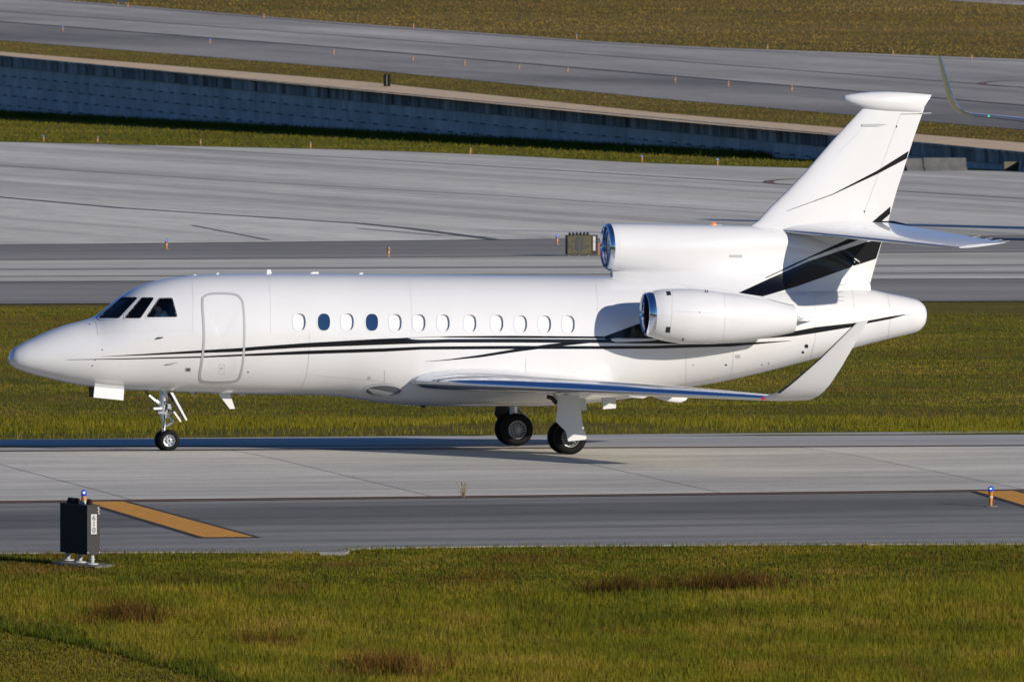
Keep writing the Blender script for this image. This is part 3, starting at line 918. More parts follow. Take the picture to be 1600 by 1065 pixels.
# window outlines in the picture
CW = [[(154.7, 496.4), (184.8, 496.4), (213.9, 465.2), (191, 465.2)], [(195.4, 496.4), (219.1, 496.4), (240.1, 465.6), (221.7, 465.6)],
      [(229.4, 494.9), (276.2, 494.3), (268.7, 466.2), (248.6, 466.6)]]
CABX = [468, 506, 543.2, 581, 618, 655.2, 693, 734.8, 776.8, 814, 851.5, 888.5]
CABY = [503, 503, 503, 503.4, 504, 504.4, 504.6, 505, 505.2, 506, 506.3, 506.5]
def oval(cx, cy, a, b, n=40, e=2.5):
    t = np.linspace(0, 2 * math.pi, n, endpoint=False)
    return np.stack([cx + a * np.sign(np.cos(t)) * np.abs(np.cos(t)) ** (2 / e), cy + b * np.sign(np.sin(t)) * np.abs(np.sin(t)) ** (2 / e)], 1)
fcen = FV.reshape(-1, 3)[np.array(ff)].mean(1)
fpx = np.stack(proj(fcen.T) if False else (CX + F * ((fcen - C) @ RGT) / ((fcen - C) @ FWD), CYP - F * ((fcen - C) @ UPV) / ((fcen - C) @ FWD)), 1)
hole = np.zeros(len(ff), bool)
for q in CW: hole |= inside(fpx, rounded(q, 2.2))
for x, y in zip(CABX, CABY): hole |= inside(fpx, oval(x, y, 10.2, 13.8))
hole &= fcen[:, 1] < 0
fus = ob('fuselage', FV, [f for f, h in zip(ff, hole) if not h] + caps, WHITE, jet, True)


def ribbon(name, path, wi, wo, m, parent, off=.005, edge=0., cols=3):
    """band along a closed pixel path laid on the fuselage; 'edge' folds it inwards to close the gap"""
    path = dense(path, 3.)
    lines = [offset(path, -wi + (wi + wo) * c / (cols - 1)) for c in range(cols)]
    v, ok = [], []
    for ln in lines:
        for p_ in ln:
            h = hit(*p_, off); ok.append(h is not None); v.append(h if h is not None else (0, 0, 0))
    k = len(path); f = []
    for c in range(cols - 1):
        for i in range(k):
            q = (c * k + i, c * k + (i + 1) % k, (c + 1) * k + (i + 1) % k, (c + 1) * k + i)
            if all(ok[x] for x in q): f.append(q)
    if edge:
        b = len(v)
        for s in (0, cols - 1):
            for i in range(k):
                a = np.array(v[s * k + i]); v.append(a + np.array((0, edge, 0)) if ok[s * k + i] else a)
        # inner wall only
        for i in range(k):
            if ok[i] and ok[(i + 1) % k]: f.append((i, b + i, b + (i + 1) % k, (i + 1) % k))
    return ob(name, v, f, m, parent, True, None, 40)


def patch(name, poly, m, parent, off=.004, n=14, tree=None):
    """filled pixel polygon laid on a surface"""
    poly = np.array(poly, float); x0, y0 = poly.min(0); x1, y1 = poly.max(0)
    cen = poly.mean(0); ring = dense(poly, max(1.2, np.linalg.norm(poly[0] - poly[1]) / n))
    v = []; k = len(ring); lv = [1, .75, .5, .25]
    for s in lv:
        for p_ in ring: v.append(hit(*(cen + (p_ - cen) * s), off, tree))
    v.append(hit(*cen, off, tree)); f = []
    for l in range(3):
        for i in range(k): f.append((l * k + i, l * k + (i + 1) % k, (l + 1) * k + (i + 1) % k, (l + 1) * k + i))
    for i in range(k): f.append((3 * k + i, 3 * k + (i + 1) % k, 4 * k))
    f = [q for q in f if all(v[x] is not None for x in q)]
    v = [x if x is not None else (0, 0, 0) for x in v]
    return ob(name, v, f, m, parent, True)


def swoosh(name, upl, low, m, parent, off=.0045, n=90, rows=3, tree=None):
    """stripe between an upper and a lower pixel polyline"""
    upl, low = np.array(upl, float), np.array(low, float)
    xs_ = np.linspace(upl[0, 0], upl[-1, 0], n)
    xl_ = np.linspace(low[0, 0], low[-1, 0], n)
    yu, yl = np.interp(xs_, upl[:, 0], upl[:, 1]), np.interp(xl_, low[:, 0], low[:, 1])
    v = []
    for r in range(rows):
        t = r / (rows - 1)
        for i in range(n): v.append(hit(xs_[i] * (1 - t) + xl_[i] * t, yu[i] * (1 - t) + yl[i] * t, off, tree))
    f = []
    for r in range(rows - 1):
        for i in range(n - 1):
            q = (r * n + i, r * n + i + 1, (r + 1) * n + i + 1, (r + 1) * n + i)
            if all(v[x] is not None for x in q):
                p4 = [np.array(v[x]) for x in q]
                if np.ptp([p[1] for p in p4]) < .5: f.append(q)
    return ob(name, [x if x is not None else (0, 0, 0) for x in v], f, m, parent, True)


# cockpit: panes, frames, dark lining, seat
for k, q in enumerate(CW):
    q = rounded(q, 2.2)
    pn = patch('cockpit_window', offset(q, .5), GLASS, jet, -.012)
    ribbon('gasket', q, .2, 1.1, DARK, pn, .004)
    ribbon('frame', offset(q, 1.0), 0., 2.4, WHITE, pn, .006, .03)
# pane in the middle of the windscreen, in its own frame
wq = rounded([(149.5, 494.2), (153.0, 494.2), (188, 465.0), (184.6, 465.0)], .8)
patch('windscreen', wq, GLASSB, jet, .006)  # sky reflection at grazing angle put into the pane's blue colour
lv, lf = [], []
sel = [i for i in range(len(stp)) if 116 < stp[i] < 300][::4]
aj = list(range(0, na, 3))
for i in sel:
    r = FV[i * na:(i + 1) * na]; c_ = r.mean(0)
    for j in aj: lv.append(c_ + (r[j] - c_) * .93)
nl = len(aj)
cen_ = np.array([FV[i * na:(i + 1) * na].mean(0) for i in sel])
def lining_open(i, j):
    q = [lv[i * nl + j], lv[i * nl + (j + 1) % nl]]; m_ = (q[0] + q[1]) / 2
    return m_[2] > cen_[i][2] + .05 and m_[2] < cen_[i][2] + .93
for i in range(len(sel) - 1):
    for j in range(nl):
        if not lining_open(i, j): lf.append((i * nl + j, i * nl + (j + 1) % nl, (i + 1) * nl + (j + 1) % nl, (i + 1) * nl + j))
k0 = len(lv); lf += [tuple(range(nl)), tuple(range((len(sel) - 1) * nl, len(sel) * nl))]
ob('cockpit_lining', lv, lf, LINING, jet)
hd = P(245, 477.5, -.50)
st = MB(); st.box(hd + (.32, .03, -.25), .06, .18, .36); st.box(hd + (.02, 0, -.72), .26, .24, .06); st.box(hd + (.31, .05, .12), .05, .09, .07)
st.build('pilot_seat', LINING, jet)
ds = MB(); ds.box(P(186, 503, 0) + (.1, 0, -.05), .16, .42, .10); ds.build('instrument_panel', DARK, jet)

# cabin windows: recessed blinds, two with glass coloured dark blue as reflected sky
for k, (x, y) in enumerate(zip(CABX, CABY)):
    blue = k in (1, 3)
    dp = .012 if blue else .04
    p_ = oval(x, y, 9.6, 13.2, 36)
    v = []; rr = []
    for s in (1.03, .7, .35):
        for q in offset(p_, 0): h = hit(*(np.array((x, y)) + (q - (x, y)) * s), 0); v.append(h + (0, dp, 0))
    v.append(hit(x, y, 0) + (0, dp, 0)); kk = len(p_)
    f = [(l * kk + i, l * kk + (i + 1) % kk, (l + 1) * kk + (i + 1) % kk, (l + 1) * kk + i) for l in range(2) for i in range(kk)] + [(2 * kk + i, 2 * kk + (i + 1) % kk, 3 * kk) for i in range(kk)]
    pane = ob('cabin_window', v, f, GLASSB if blue else BLIND, jet, True)
    if blue: pane['label'] = 'cabin window with its blind open, reflected sky painted dark blue'
    ribbon('frame', p_, 0., 1.7, WHITE, pane, .004, dp + .01)

# entry door outline, small hatches and panel gaps
DR = [(1045, 215), (1056, 420), (1057, 560), (1040, 720), (1025, 835), (1035, 872), (1075, 886), (1180, 889), (1290, 885), (1337, 870), (1365, 820), (1385, 700), (1393, 560), (1395, 400), (1383, 240), (1360, 190), (1315, 160), (1210, 152), (1115, 156), (1068, 174)]
dpth = closed_path([(120 + a / 5.327, 430 + b / 5.327) for a, b in DR], 100)
door = patch('door', offset(dpth, -1.9), WHITE, jet, .0035)
def lift_ribbon(name, path, w_, m, parent, off=.006): return ribbon(name, path, w_ / 2, w_ / 2, m, parent, off, 0, 2)
lift_ribbon('door_seal', dpth, 3.3, SEAL, jet, .008)
hq = np.array([(343, 569), (351, 569), (351, 583.5), (343, 583.5)], float)
lift_ribbon('hatch', dense(hq, 2), .45, LINE, door, .008)
patch('handle', oval(346.3, 575, .9, .9, 10), DARK, door, .009)
def gap(pts, w_=.5, m=LINE, name='panel_joint', n=30):
    a = np.array(pts, float)
    t = np.linspace(0, 1, n); k = np.linspace(0, 1, len(a))
    x_, y_ = np.interp(t, k, a[:, 0]), np.interp(t, k, a[:, 1])
    c2 = np.stack([x_, y_], 1); d = np.gradient(c2, axis=0); d /= np.linalg.norm(d, axis=1)[:, None]; nn2 = np.stack([-d[:, 1], d[:, 0]], 1) * w_ / 2
    v, ok = [], []
    for s in (-1, 1):
        for p_ in c2 + s * nn2:
            h = hit(*p_, .0038); ok.append(h is not None); v.append(h if h is not None else (0, 0, 0))
    f = [(i, i + 1, n + i + 1, n + i) for i in range(n - 1) if ok[i] and ok[i + 1] and ok[n + i] and ok[n + i + 1]]
    return ob(name, v, f, m, jet)
for pts in ([(483.5, 520), (482.5, 560), (478, 590), (470, 609)], [(145.5, 497), (151, 506), (153, 524)], [(1146, 546), (1145, 570), (1141, 591)], [(1271, 448), (1274.5, 490), (1274, 530), (1266, 561)],
            [(1332, 453), (1335, 480), (1334.5, 505)], [(1387, 460), (1392, 492), (1387.5, 528)], [(821, 560), (821.5, 590)], [(601, 578), (601, 600)], [(1072, 548), (1072, 600)]):
    gap(pts)
for x, y, a, m in ((159.8, 546.2, 1.0, DARK), (148.4, 562.2, .9, DARK), (144.4, 570.8, 1.0, DARK), (140, 506, .8, DARK), (387.6, 581, 1.1, DARK), (391, 588, .6, SEAL), (1083, 570, 1.3, SEAL), (1134.3, 569.7, 1.5, DARK),
                   (1265.5, 496.5, 1.9, SEAL), (1260, 540.5, 2.9, FAN), (1254.5, 550, 2.0, DARK), (1190.5, 569.5, .9, DARK), (1201, 567.5, .9, DARK), (577, 590.3, 2.4, SEAL)):
    patch('vent', oval(x, y, a, a, 12), m, jet, .0045)
patch('probe_plate', [(290, 574), (298.2, 574), (298.2, 580.2), (290, 580.2)], SEAL, jet, .0045)
patch('probe_mark', [(291, 575), (297, 575), (297, 579.2), (291, 579.2)], mat('olive_mark', (.10, .10, .06), .6), jet, .007)
patch('vent', [(1149, 554), (1156.5, 554), (1156.5, 559), (1149, 559)], SEAL, jet, .0045)
for pts in ([(300, 433), (302, 470), (301, 520)], [(420, 430), (423, 470), (423, 520)], [(640, 431), (643, 480), (643, 520)], [(930, 434), (934, 470), (934, 520)], [(300, 458), (430, 452), (700, 452), (940, 456)], [(480, 585), (560, 592), (600, 596)], [(1075, 560), (1110, 558), (1144, 553)],
            [(1150, 561), (1200, 551), (1265, 536)], [(155, 520), (200, 518), (300, 516)]):
    gap(pts, .35, FAINT)
# probes and blade aerials
pr = MB()
a = hit(246.5, 528, .0); pr.tube([a, a + (-.005, -.04, 0), a + (.10, -.05, .015)], [.02, .016, .009], 8)
pr.build('pitot_probe', DARK, jet, True)
pr = MB(); a = hit(270, 567.4, 0.); pr.tube([a + (-.12, -.012, -.015), a + (0, -.018, 0), a + (.11, -.02, .02)], [.012, .02, .010], 8); pr.build('probe', SEAL, jet, True)
def blade(px0, px1, top, base, name, yt=0., thick=.014, lean=.06):
    a, b = P(px0, base, yt), P(px1, base, yt); t = P((px0 + px1) / 2, top, yt)
    m_ = MB(); q = [a + (0, 0, -.04), b + (0, 0, -.04), np.array((b[0] - (b[0] - a[0]) * .12 + lean, yt, t[2])), np.array((a[0] + (b[0] - a[0]) * .35 + lean, yt, t[2]))]
    m_.prism([p - np.array((0, thick, 0)) for p in q], (0, 2 * thick, 0)); return m_.build(name, WHITE, jet)
blade(297, 303, 428.8, 431, 'aerial'); blade(333, 339, 426.2, 428.5, 'aerial'); blade(416, 426, 421, 428, 'aerial', lean=-.03)
blade(477, 496, 424.8, 428, 'aerial'); blade(556, 564, 425.8, 428.6, 'aerial')
m_ = MB()
q = [P(339, 612.5, 0), P(358, 611.5, 0), P(367, 638.4, 0), P(359, 638.6, 0)]
m_.prism([p - np.array((0, .016, 0)) for p in q], (0, .032, 0)); m_.build('ventral_aerial', WHITE, jet)
m_ = MB(); m_.prism([P(x, y, -.01) for x, y in ((297, 611), (304, 611), (303.5, 618.5), (299.5, 617))], (0, .02, 0)); m_.build('ventral_aerial', SEAL, jet)
m_ = MB(); m_.prism([P(x, y, -.01) for x, y in ((372, 613), (383, 613), (381, 618.5), (375, 618))], (0, .02, 0)); m_.build('ventral_aerial', SEAL, jet)
m_ = MB(); m_.lathe(P(661, 631, 0), (0, 0, -1), [(0, .07), (.05, .065), (.07, .02), (.072, 0)], 12); m_.build('drain', DARK, jet, True)

# livery
swoosh('stripe', [(158, 556.8), (230, 552.3), (315, 546.8), (377, 543.2), (400, 541.2), (480, 535.5), (600, 528.8), (660, 526.8), (700, 525), (800, 524.3), (945, 525.5)],
       [(158, 557), (230, 554.6), (315, 551.1), (377, 549.2), (400, 546.8), (480, 542.5), (600, 538.2), (660, 536.2), (700, 535), (800, 535), (945, 535.6)], BLACK, jet, n=150)
swoosh('stripe', [(104, 561.6), (200, 559.4), (315, 556.2), (377, 553), (400, 551.8), (480, 547.5), (600, 543.8), (660, 541.2), (800, 540), (945, 540.4), (1022, 540), (1072, 538), (1145, 536), (1236, 531.8)],
       [(104, 562), (200, 561), (315, 558.5), (377, 556), (400, 555.5), (480, 553), (600, 549.2), (660, 545.8), (800, 545), (945, 545), (1022, 544.5), (1072, 543), (1145, 541), (1236, 532.3)], BLACK, jet, n=200)
swoosh('stripe', [(664, 564.4), (700, 561.2), (750, 554.2), (810, 544.2), (860, 537.2), (885, 534.5)], [(664, 564.7), (700, 562.6), (750, 558), (810, 549), (880, 540), (926, 535)], BLACK, jet, n=70)
swoosh('stripe', [(945, 525.2), (997, 506), (1090, 506), (1200, 520), (1240, 517.4), (1274, 511), (1335, 504.3), (1357, 500.6), (1392, 494), (1428, 487.8)],
       [(945, 535.6), (1000, 536.4), (1100, 537), (1196, 528.3), (1240, 525), (1274, 520), (1335, 510), (1357, 504.6), (1392, 498), (1428, 488.3)], BLACK, jet, n=120, off=.0055)

# ---- aerofoil lofts
def foil(LE, TE, upv, t, n=22, camber=.0, sub=None, grow=0.):
    LE, TE = np.array(LE, float), np.array(TE, float); c = TE - LE; L_ = np.linalg.norm(c); ch = c / L_
    upv = np.array(upv, float); upv = upv - ch * (upv @ ch); upv /= np.linalg.norm(upv)
    x = .5 * (1 - np.cos(np.linspace(0, math.pi, n)))
    if sub: x = x * sub
    yt = 5 * t * (.2969 * np.sqrt(x) - .126 * x - .3516 * x ** 2 + .2843 * x ** 3 - .1026 * x ** 4)
    yc = camber * 4 * x * (1 - x)
    up_ = [LE + ch * (xx * L_ - (grow if i == 0 else 0)) + upv * ((a + b) * L_ + grow * (i > 0)) for i, (xx, a, b) in enumerate(zip(x, yt, yc))]
    lo_ = [LE + ch * (xx * L_) + upv * ((b - a) * L_ - grow) for xx, a, b in zip(x, yt, yc)]
    return up_[::-1] + lo_[1:]


def foil_mesh(name, secs, m, parent, sub=None, grow=0., angle=50):
    b = MB(); rings = [foil(*s[:4], camber=(s[4] if len(s) > 4 else 0), sub=sub, grow=grow) for s in secs]
    b.loft(rings, 0, True, closed=sub is None)
    return b.build(name, m, parent, True, angle)


def mirror(secs): return [tuple([np.array(s[0]) * (1, -1, 1), np.array(s[1]) * (1, -1, 1), np.array(s[2]) * (1, -1, 1)] + list(s[3:])) for s in secs]


def lerp(a, b, t): return np.array(a) * (1 - t) + np.array(b) * t
rLE, tLE = P(650, 595.5, -1.25), P(1191, 621.6, -9.5)
tTE = P(1265, 623.6, -9.5)
def wLE(y): return rLE + (tLE - rLE) * ((-y - 1.25) / 8.25)
chord = lambda y: np.interp(-y, [0, 1.25, 4.1, 9.5], [4.8, 4.25, 2.85, np.linalg.norm(tTE - tLE)])
wsec = []
for y in (-.6, -1.25, -1.9, -2.7, -4.1, -5.8, -7.6, -9.5):
    le = wLE(y); c_ = chord(y)
    te = le + np.array((c_, 0, np.interp(-y, [1.25, 9.5], [-.10, -.012]) + (tTE[2] - tLE[2]) * np.clip((-y - 7) / 2.5, 0, 1)))
    wsec.append((le, te, (0, 0, 1), float(np.interp(-y, [1.25, 4.1, 9.5], [.115, .105, .115])), .012))
wlt = [((1215, 612.5), (1280, 617.8), -9.86, 0.35), ((1231, 601), (1288, 610.5), -10.02, .8), ((1247, 588), (1297, 600), -10.15, 1.5), ((1280, 560), (1313.5, 575), -10.36, 2.6), ((1310, 531), (1333.5, 541), -10.53, 3.0), ((1337.5, 504.3), (1356.5, 500.8), -10.66, 3.0)]
wl = [wsec[-1]] + [(P(*a, y), P(*b, y), (0, s, 1), .085) for a, b, y, s in wlt]
for side, S, W_ in (('near', wsec, wl), ('far', mirror(wsec), mirror(wl))):
    wg = foil_mesh('wing', S, WHITE, jet)
    if side == 'near': wg['label'] = 'near wing with polished leading edge and tall winglet'
    foil_mesh('winglet', W_, WHITE, wg)
    foil_mesh('leading_edge', S[1:], CHROME, wg, .075, .003)
    foil_mesh('winglet_edge', [(a, b, c_, d) for a, b, c_, d, *r in W_[1:]], mat('dark_edge_' + side, (.06, .06, .065), .3, .6), wg, .05, .002)
    lp = P(1190.5, 622.4, -9.52); lp = lp if side == 'near' else lp * (1, -1, 1)
    b = MB(); b.lathe(lp, (-1, 0, 0), [(-.06, .024), (0, .026), (.02, .018), (.03, 0)], 10); b.build('navigation_light', REDL if side == 'near' else GREENL, wg, True)
    for y in (-2.7, -4.55):                              # flap track fairings under the trailing edge
        le = wLE(y); c_ = chord(y); e = le + np.array((c_, 0, -.12 - .02)); sg = 1 if side == 'near' else -1
        b = MB(); rings = []
        for t, r in ((-.62, .01), (-.5, .03), (-.28, .052), (-.02, .058), (.10, .04), (.16, .01)):
            cz = e + np.array((t, 0, -.01 - .10 * r / .065 - .03 * max(0, t + .4)))
            rings.append([np.array((cz[0], (cz[1] + .6 * r * math.cos(q)) * sg, cz[2] + 1.25 * r * math.sin(q))) for q in np.linspace(0, 2 * math.pi, 12, endpoint=False)])
        b.loft(rings); b.build('flap_fairing', WHITE, wg, True)
b = MB()
for q in ([(906, 622), (915, 622), (917, 640.5), (906.5, 641.5)], [(942, 621), (962, 620), (962.6, 637.5), (942.4, 639)]):
    b = MB(); b.prism([P(x, y, -2.35) for x, y in q], (0, .12, 0)); b.build('flap_hinge', WHITE, jet)
# ---- fin, bullet, tailplane
def fsec(le, te, t): return (P(*le, 0), P(*te, 0), (0, 1, 0), t)
fin_s = [fsec((1120, 452), (1357, 452), .075), fsec((1150, 425), (1365.5, 421), .075), fsec((1162, 385), (1377, 381), .075), fsec((1171, 353), (1385.5, 352), .078), fsec((1184, 345), (1388, 345), .082), fsec((1203, 324), (1394, 323), .09),
         fsec((1229, 299), (1402, 295), .095), fsec((1255, 272), (1411, 268), .095), fsec((1301, 219), (1427.5, 216), .095), fsec((1347, 170), (1444.5, 168), .095)]
fin = foil_mesh('fin', fin_s, WHITE, jet)
bl = [(1317, 154, 0), (1318, 154, .03), (1321, 154, .07), (1330, 155.3, .125), (1344, 156.8, .165), (1362, 158, .185), (1385, 158.8, .18), (1410, 159.5, .15), (1432, 160, .10), (1447, 161, .03)]
bt = [154, 150.5, 148.6, 147, 145, 143.4, 143, 144, 146.2, 148]; bb = [154, 157, 159, 163, 167.5, 172, 174.5, 175.4, 175.6, 175.6]
b = MB(); rings = []
for (x, y, hw), t_, b_ in zip(bl, bt, bb):
    a, c_ = P(x, t_, 0), P(x, b_, 0); xo = 0
    mz, hz = (a[2] + c_[2]) / 2, max((a[2] - c_[2]) / 2, .004)
    rings.append([np.array((a[0] - (0 if x < 1420 else (x - 1420) / 27. * .12 * (-math.sin(q))), hw * math.cos(q) if hw else .004 * math.cos(q), mz + hz * math.sin(q))) for q in np.linspace(0, 2 * math.pi, 28, endpoint=False)])
b.loft(rings); b.build('fin_bullet', WHITE, jet, True)
FINT = BVHTree.FromPolygons([Vector(v.co) + Vector(ROOT[fin.name]) for v in fin.data.vertices], [tuple(p.vertices) for p in fin.data.polygons])
def fgap(pts, w_=.5, m=LINE, name='panel_joint', parent=fin, n=16):
    a = np.array(pts, float); o_ = []
    for i in range(len(a) - 1):
        u = a[i + 1] - a[i]; u /= np.linalg.norm(u); nn2 = np.array((-u[1], u[0])) * w_ / 2
        o_.append((a[i], a[i + 1], nn2))
    v, f = [], []
    for p_, q, nn2 in o_:
        for t in range(n):
            for s in (-1, 1):
                v.append(hit(*(p_ + (q - p_) * t / (n - 1) + s * nn2), .004, FINT))
        k = len(v) - 2 * n
        f += [(k + 2 * i, k + 2 * i + 2, k + 2 * i + 3, k + 2 * i + 1) for i in range(n - 1)]
    f = [q for q in f if all(v[x] is not None for x in q)]
    return ob(name, [x if x is not None else (0, 0, 0) for x in v], f, m, parent)
fgap([(1407, 179.5), (1351, 331), (1353, 338), (1388, 338.8)])
fgap([(1407, 178.5), (1442, 178)], .9, DARK)
b = MB(); b.tube([P(1436, 177.4, 0), P(1455, 176.9, 0)], .012, 6); b.build('static_wick', SEAL, fin)
fgap([(1346, 202), (1310, 240)], .3)
swoosh('stripe', [(1229, 329.6), (1301, 303), (1370, 267), (1422, 234.5)], [(1229, 330.2), (1301, 304.3), (1370, 272.4), (1418.7, 246.8)], BLACK, fin, tree=FINT)
patch('air_scoop', rounded([(1345.4, 194.2), (1372, 193.6), (1386.5, 194.6), (1372, 198), (1346, 198)], 1.4), SEAL, fin, .012, tree=FINT)
patch('hinge', [(1400, 196.2), (1402, 196.2), (1401.4, 199.6), (1399.4, 199.6)], DARK, fin, .005, tree=FINT); patch('hinge', [(1350, 329), (1352, 329), (1351.4, 332), (1349.4, 332)], DARK, fin, .005, tree=FINT)
swoosh('stripe', [(1362, 347.5), (1396, 318.5)], [(1390, 349.4), (1390, 346)], BLACK, fin, tree=FINT, n=30)
hs = []
r0, r1 = P(1222, 361, -.12), P(1386, 347.5, -.12)
t0, t1 = P(1490, 386.8, -3.87), P(1573, 379, -3.87)
for k in (0, .2, .45, .7, .92, 1.0):
    le, te = lerp(r0, t0, k), lerp(r1, t1, k)
    if k == 1.0: le = le + np.array((.1, 0, 0))
    hs.append((le, te, (0, 0, 1), .085 if k < .95 else .05))
for nm, S in (('near', hs), ('far', mirror(hs))):
    tp = foil_mesh('tailplane', S, WHITE, jet)
    foil_mesh('tailplane_edge', S, mat('tail_edge_' + nm, (.55, .57, .6), .25, .8), tp, .02, .002)
    for k in (.72, .82, .90, .96):
        q = lerp(S[0][1], S[-1][1], k); b = MB(); b.tube([q, q + np.array((.16, 0, .015))], .007, 5); b.build('static_wick', SEAL, tp)
b = MB(); rings = []                                             # dark junction fairing behind the tailplane root
for x, y, r in ((1352, 351, .02), (1372, 350, .12), (1395, 351, .15), (1412, 353, .10), (1424, 354.5, .02)):
    c_ = P(x, y, 0); rings.append([c_ + np.array((0, r * math.cos(q), .55 * r * math.sin(q))) for q in np.linspace(0, 2 * math.pi, 14, endpoint=False)])
b.loft(rings); b.build('tail_fairing', BLACK, jet, True)

# ---- centre engine: intake tube, duct fairing
def ring_at(px, yt_, yb_, Yc, hw=None, n=40):
    a, c_ = P(px, yt_, Yc), P(px, yb_, Yc); r = (a[2] - c_[2]) / 2; z = (a[2] + c_[2]) / 2
    return [np.array((a[0], Yc + (hw or r) * math.cos(q), z + r * math.sin(q))) for q in np.linspace(0, 2 * math.pi, n, endpoint=False)]
b = MB(); b.loft([ring_at(952, 349.2, 422.8, 0), ring_at(956, 348.9, 423.4, 0), ring_at(962, 348.8, 423.8, 0), ring_at(963, 350, 422.5, 0)], 0, False)
ci = b.build('centre_intake', WHITE, jet, True)
def lip(name, px_open, px_back, yt_, yb_, rt_, rb_, Yc, parent):
    """polished lip from the nacelle skin over the rim into the throat"""
    A_, B_ = P(px_back, yt_, Yc), P(px_back, yb_, Yc); O1, O2 = P(px_open, rt_, Yc), P(px_open, rb_, Yc)
    R = (A_[2] - B_[2]) / 2; zc_ = (A_[2] + B_[2]) / 2; r = (O1[2] - O2[2]) / 2; zo = (O1[2] + O2[2]) / 2; L_ = A_[0] - O1[0]
    b = MB(); rings = []
    for t in np.linspace(0, 1, 9):
        rr = r + (R - r) * (1 - (1 - t) ** 2) ** .5; xx = O1[0] + L_ * t
        rings.append((xx, rr, zo + (zc_ - zo) * t))
    rings = rings[::-1] + [(O1[0] + .02, r * .985, zo), (O1[0] + .05, r * .97, zo), (O1[0] + .13, r * .955, zo)]
    b.loft([[np.array((x, Yc + q_ * math.cos(q), z + q_ * math.sin(q))) for q in np.linspace(0, 2 * math.pi, 48, endpoint=False)] for x, q_, z in rings], 0, False)
    o = b.build(name, CHROME, parent, True)
    b = MB(); b.lathe((O1[0] + .125, Yc, zo), (1, 0, 0), [(0, r * .957), (.10, r * .953), (.75, r * .95), (.75, .0)], 36); b.build('duct', FAN, parent, True)
    b = MB()
    for k in range(18):
        t = 2 * math.pi * k / 18; u = np.array((0, math.cos(t), math.sin(t))); w_ = np.array((0, -math.sin(t), math.cos(t)))
        c_ = np.array((O1[0] + .62, Yc, zo))
        b.add([c_ + u * .1 - w_ * .03, c_ + u * .1 + w_ * .03 + (.05, 0, 0), c_ + u * r * .93 + w_ * .075 + (.08, 0, 0), c_ + u * r * .93 - w_ * .05], [(0, 1, 2, 3)])
    b.lathe((O1[0] + .48, Yc, zo), (1, 0, 0), [(0, .0), (.03, .04), (.1, .085), (.2, .11)], 16)
    b.build('fan', FAN, parent, True)
    return o
lip('intake_lip', 945.2, 952.4, 349, 422.8, 353.5, 417, 0, ci)
# duct fairing from the intake back to the fin
DF = [(955.5, 349.0, .487), (962, 348.9, .489), (975, 349, .491), (990, 349.1, .492), (1008, 349.3, .495), (1030, 349.8, .50), (1080, 350.6, .49), (1130, 351.4, .455), (1170, 352.4, .40), (1215, 356, .335), (1260, 366, .27), (1305, 385, .21), (1345, 415, .15), (1358, 440, .12)]
b = MB(); rings = []
for x, y, wt_ in DF:
    a = P(x, y, 0); fbot = P(x, float(pchip(FS[:, 0], FS[:, 1], [x])[0]) + 24, 0)[2]; ftop = P(x, float(pchip(FS[:, 0], FS[:, 1], [x])[0]), 0)[2]
    hwf = float(pchip(HW[:, 0], HW[:, 1], [a[0] - X0])[0]); kf = np.clip((x - 1000) / 150., 0, 1); wb = (wt_ + .01) * (1 - kf) + hwf * .74 * kf
    zc_ = a[2] - wt_ if a[2] - wt_ > ftop else (a[2] + ftop) / 2
    r = []
    mm_ = float(np.clip((x - 956) / 110., 0, 1)) ** .8 if x < 1080 else 1.
    def side(t):
        z = fbot + (zc_ - fbot) * t
        wu = wt_ + (wb - wt_) * (1 - t) ** 3.2
        wc = max(math.sqrt(max(wt_ ** 2 - (zc_ - z) ** 2, 0)), .10 + .12 * mm_)
        return wc * (1 - mm_) + wu * mm_, z
    for t in np.linspace(0, 1, 26): r.append(side(t))
    for q in np.linspace(0, math.pi, 26)[1:-1]: r.append((wt_ * math.cos(q), zc_ + (a[2] - zc_) * math.sin(q)))
    for t in np.linspace(1, 0, 26): q_ = side(t); r.append((-q_[0], q_[1]))
    rings.append([np.array((a[0], -yy, zz)) for yy, zz in r])
b.loft(rings); dfo = b.build('duct_fairing', WHITE, jet, True, 60)
DUCT = BVHTree.FromPolygons([Vector(v.co) + Vector(ROOT[dfo.name]) for v in dfo.data.vertices], [tuple(p.vertices) for p in dfo.data.polygons])
# everything the tail band crosses: first surface met
class Multi:
    def __init__(s, *t): s.t = t
    def ray_cast(s, o, d):
        best = (None, None, None, None)
        for x in s.t:
            r = x.ray_cast(o, d)
            if r[0] is not None and (best[0] is None or r[3] < best[3]): best = r
        return best
TAIL = Multi(FINT, DUCT, FUS)
swoosh('stripe', [(1154, 457.6), (1205, 434), (1261, 409), (1300, 396), (1351, 379), (1379, 372)], [(1192, 463.2), (1245, 447.5), (1290, 431.5), (1337, 414.5), (1366.5, 405), (1369, 403.6)], BLACK, jet, tree=TAIL, rows=9, n=90, off=.006)
swoosh('stripe', [(1195, 434), (1235, 414.5), (1280, 394), (1324, 374), (1336, 369)], [(1197, 434.4), (1237, 416.8), (1266, 402.6), (1316, 384), (1352, 371)], BLACK, jet, tree=TAIL, rows=3, n=60, off=.006)
for k in range(6): patch('louvre', [(1139.5 + 3.5 * k, 398), (1142.2 + 3.5 * k, 398), (1142.2 + 3.5 * k, 402.3), (1139.5 + 3.5 * k, 402.3)], SEAL, dfo, .005, tree=DUCT)
bc = P(1115, 352, 0); b = MB(); b.lathe(bc, (0, 0, 1), [(0, .055), (.025, .055), (.05, .042), (.07, .0)], 14); b.build('beacon', BEACON, jet, True)
b = MB(); b.box(bc + (0.03, 0, -.02), .14, .05, .03); b.build('beacon_base', WHITE, jet)

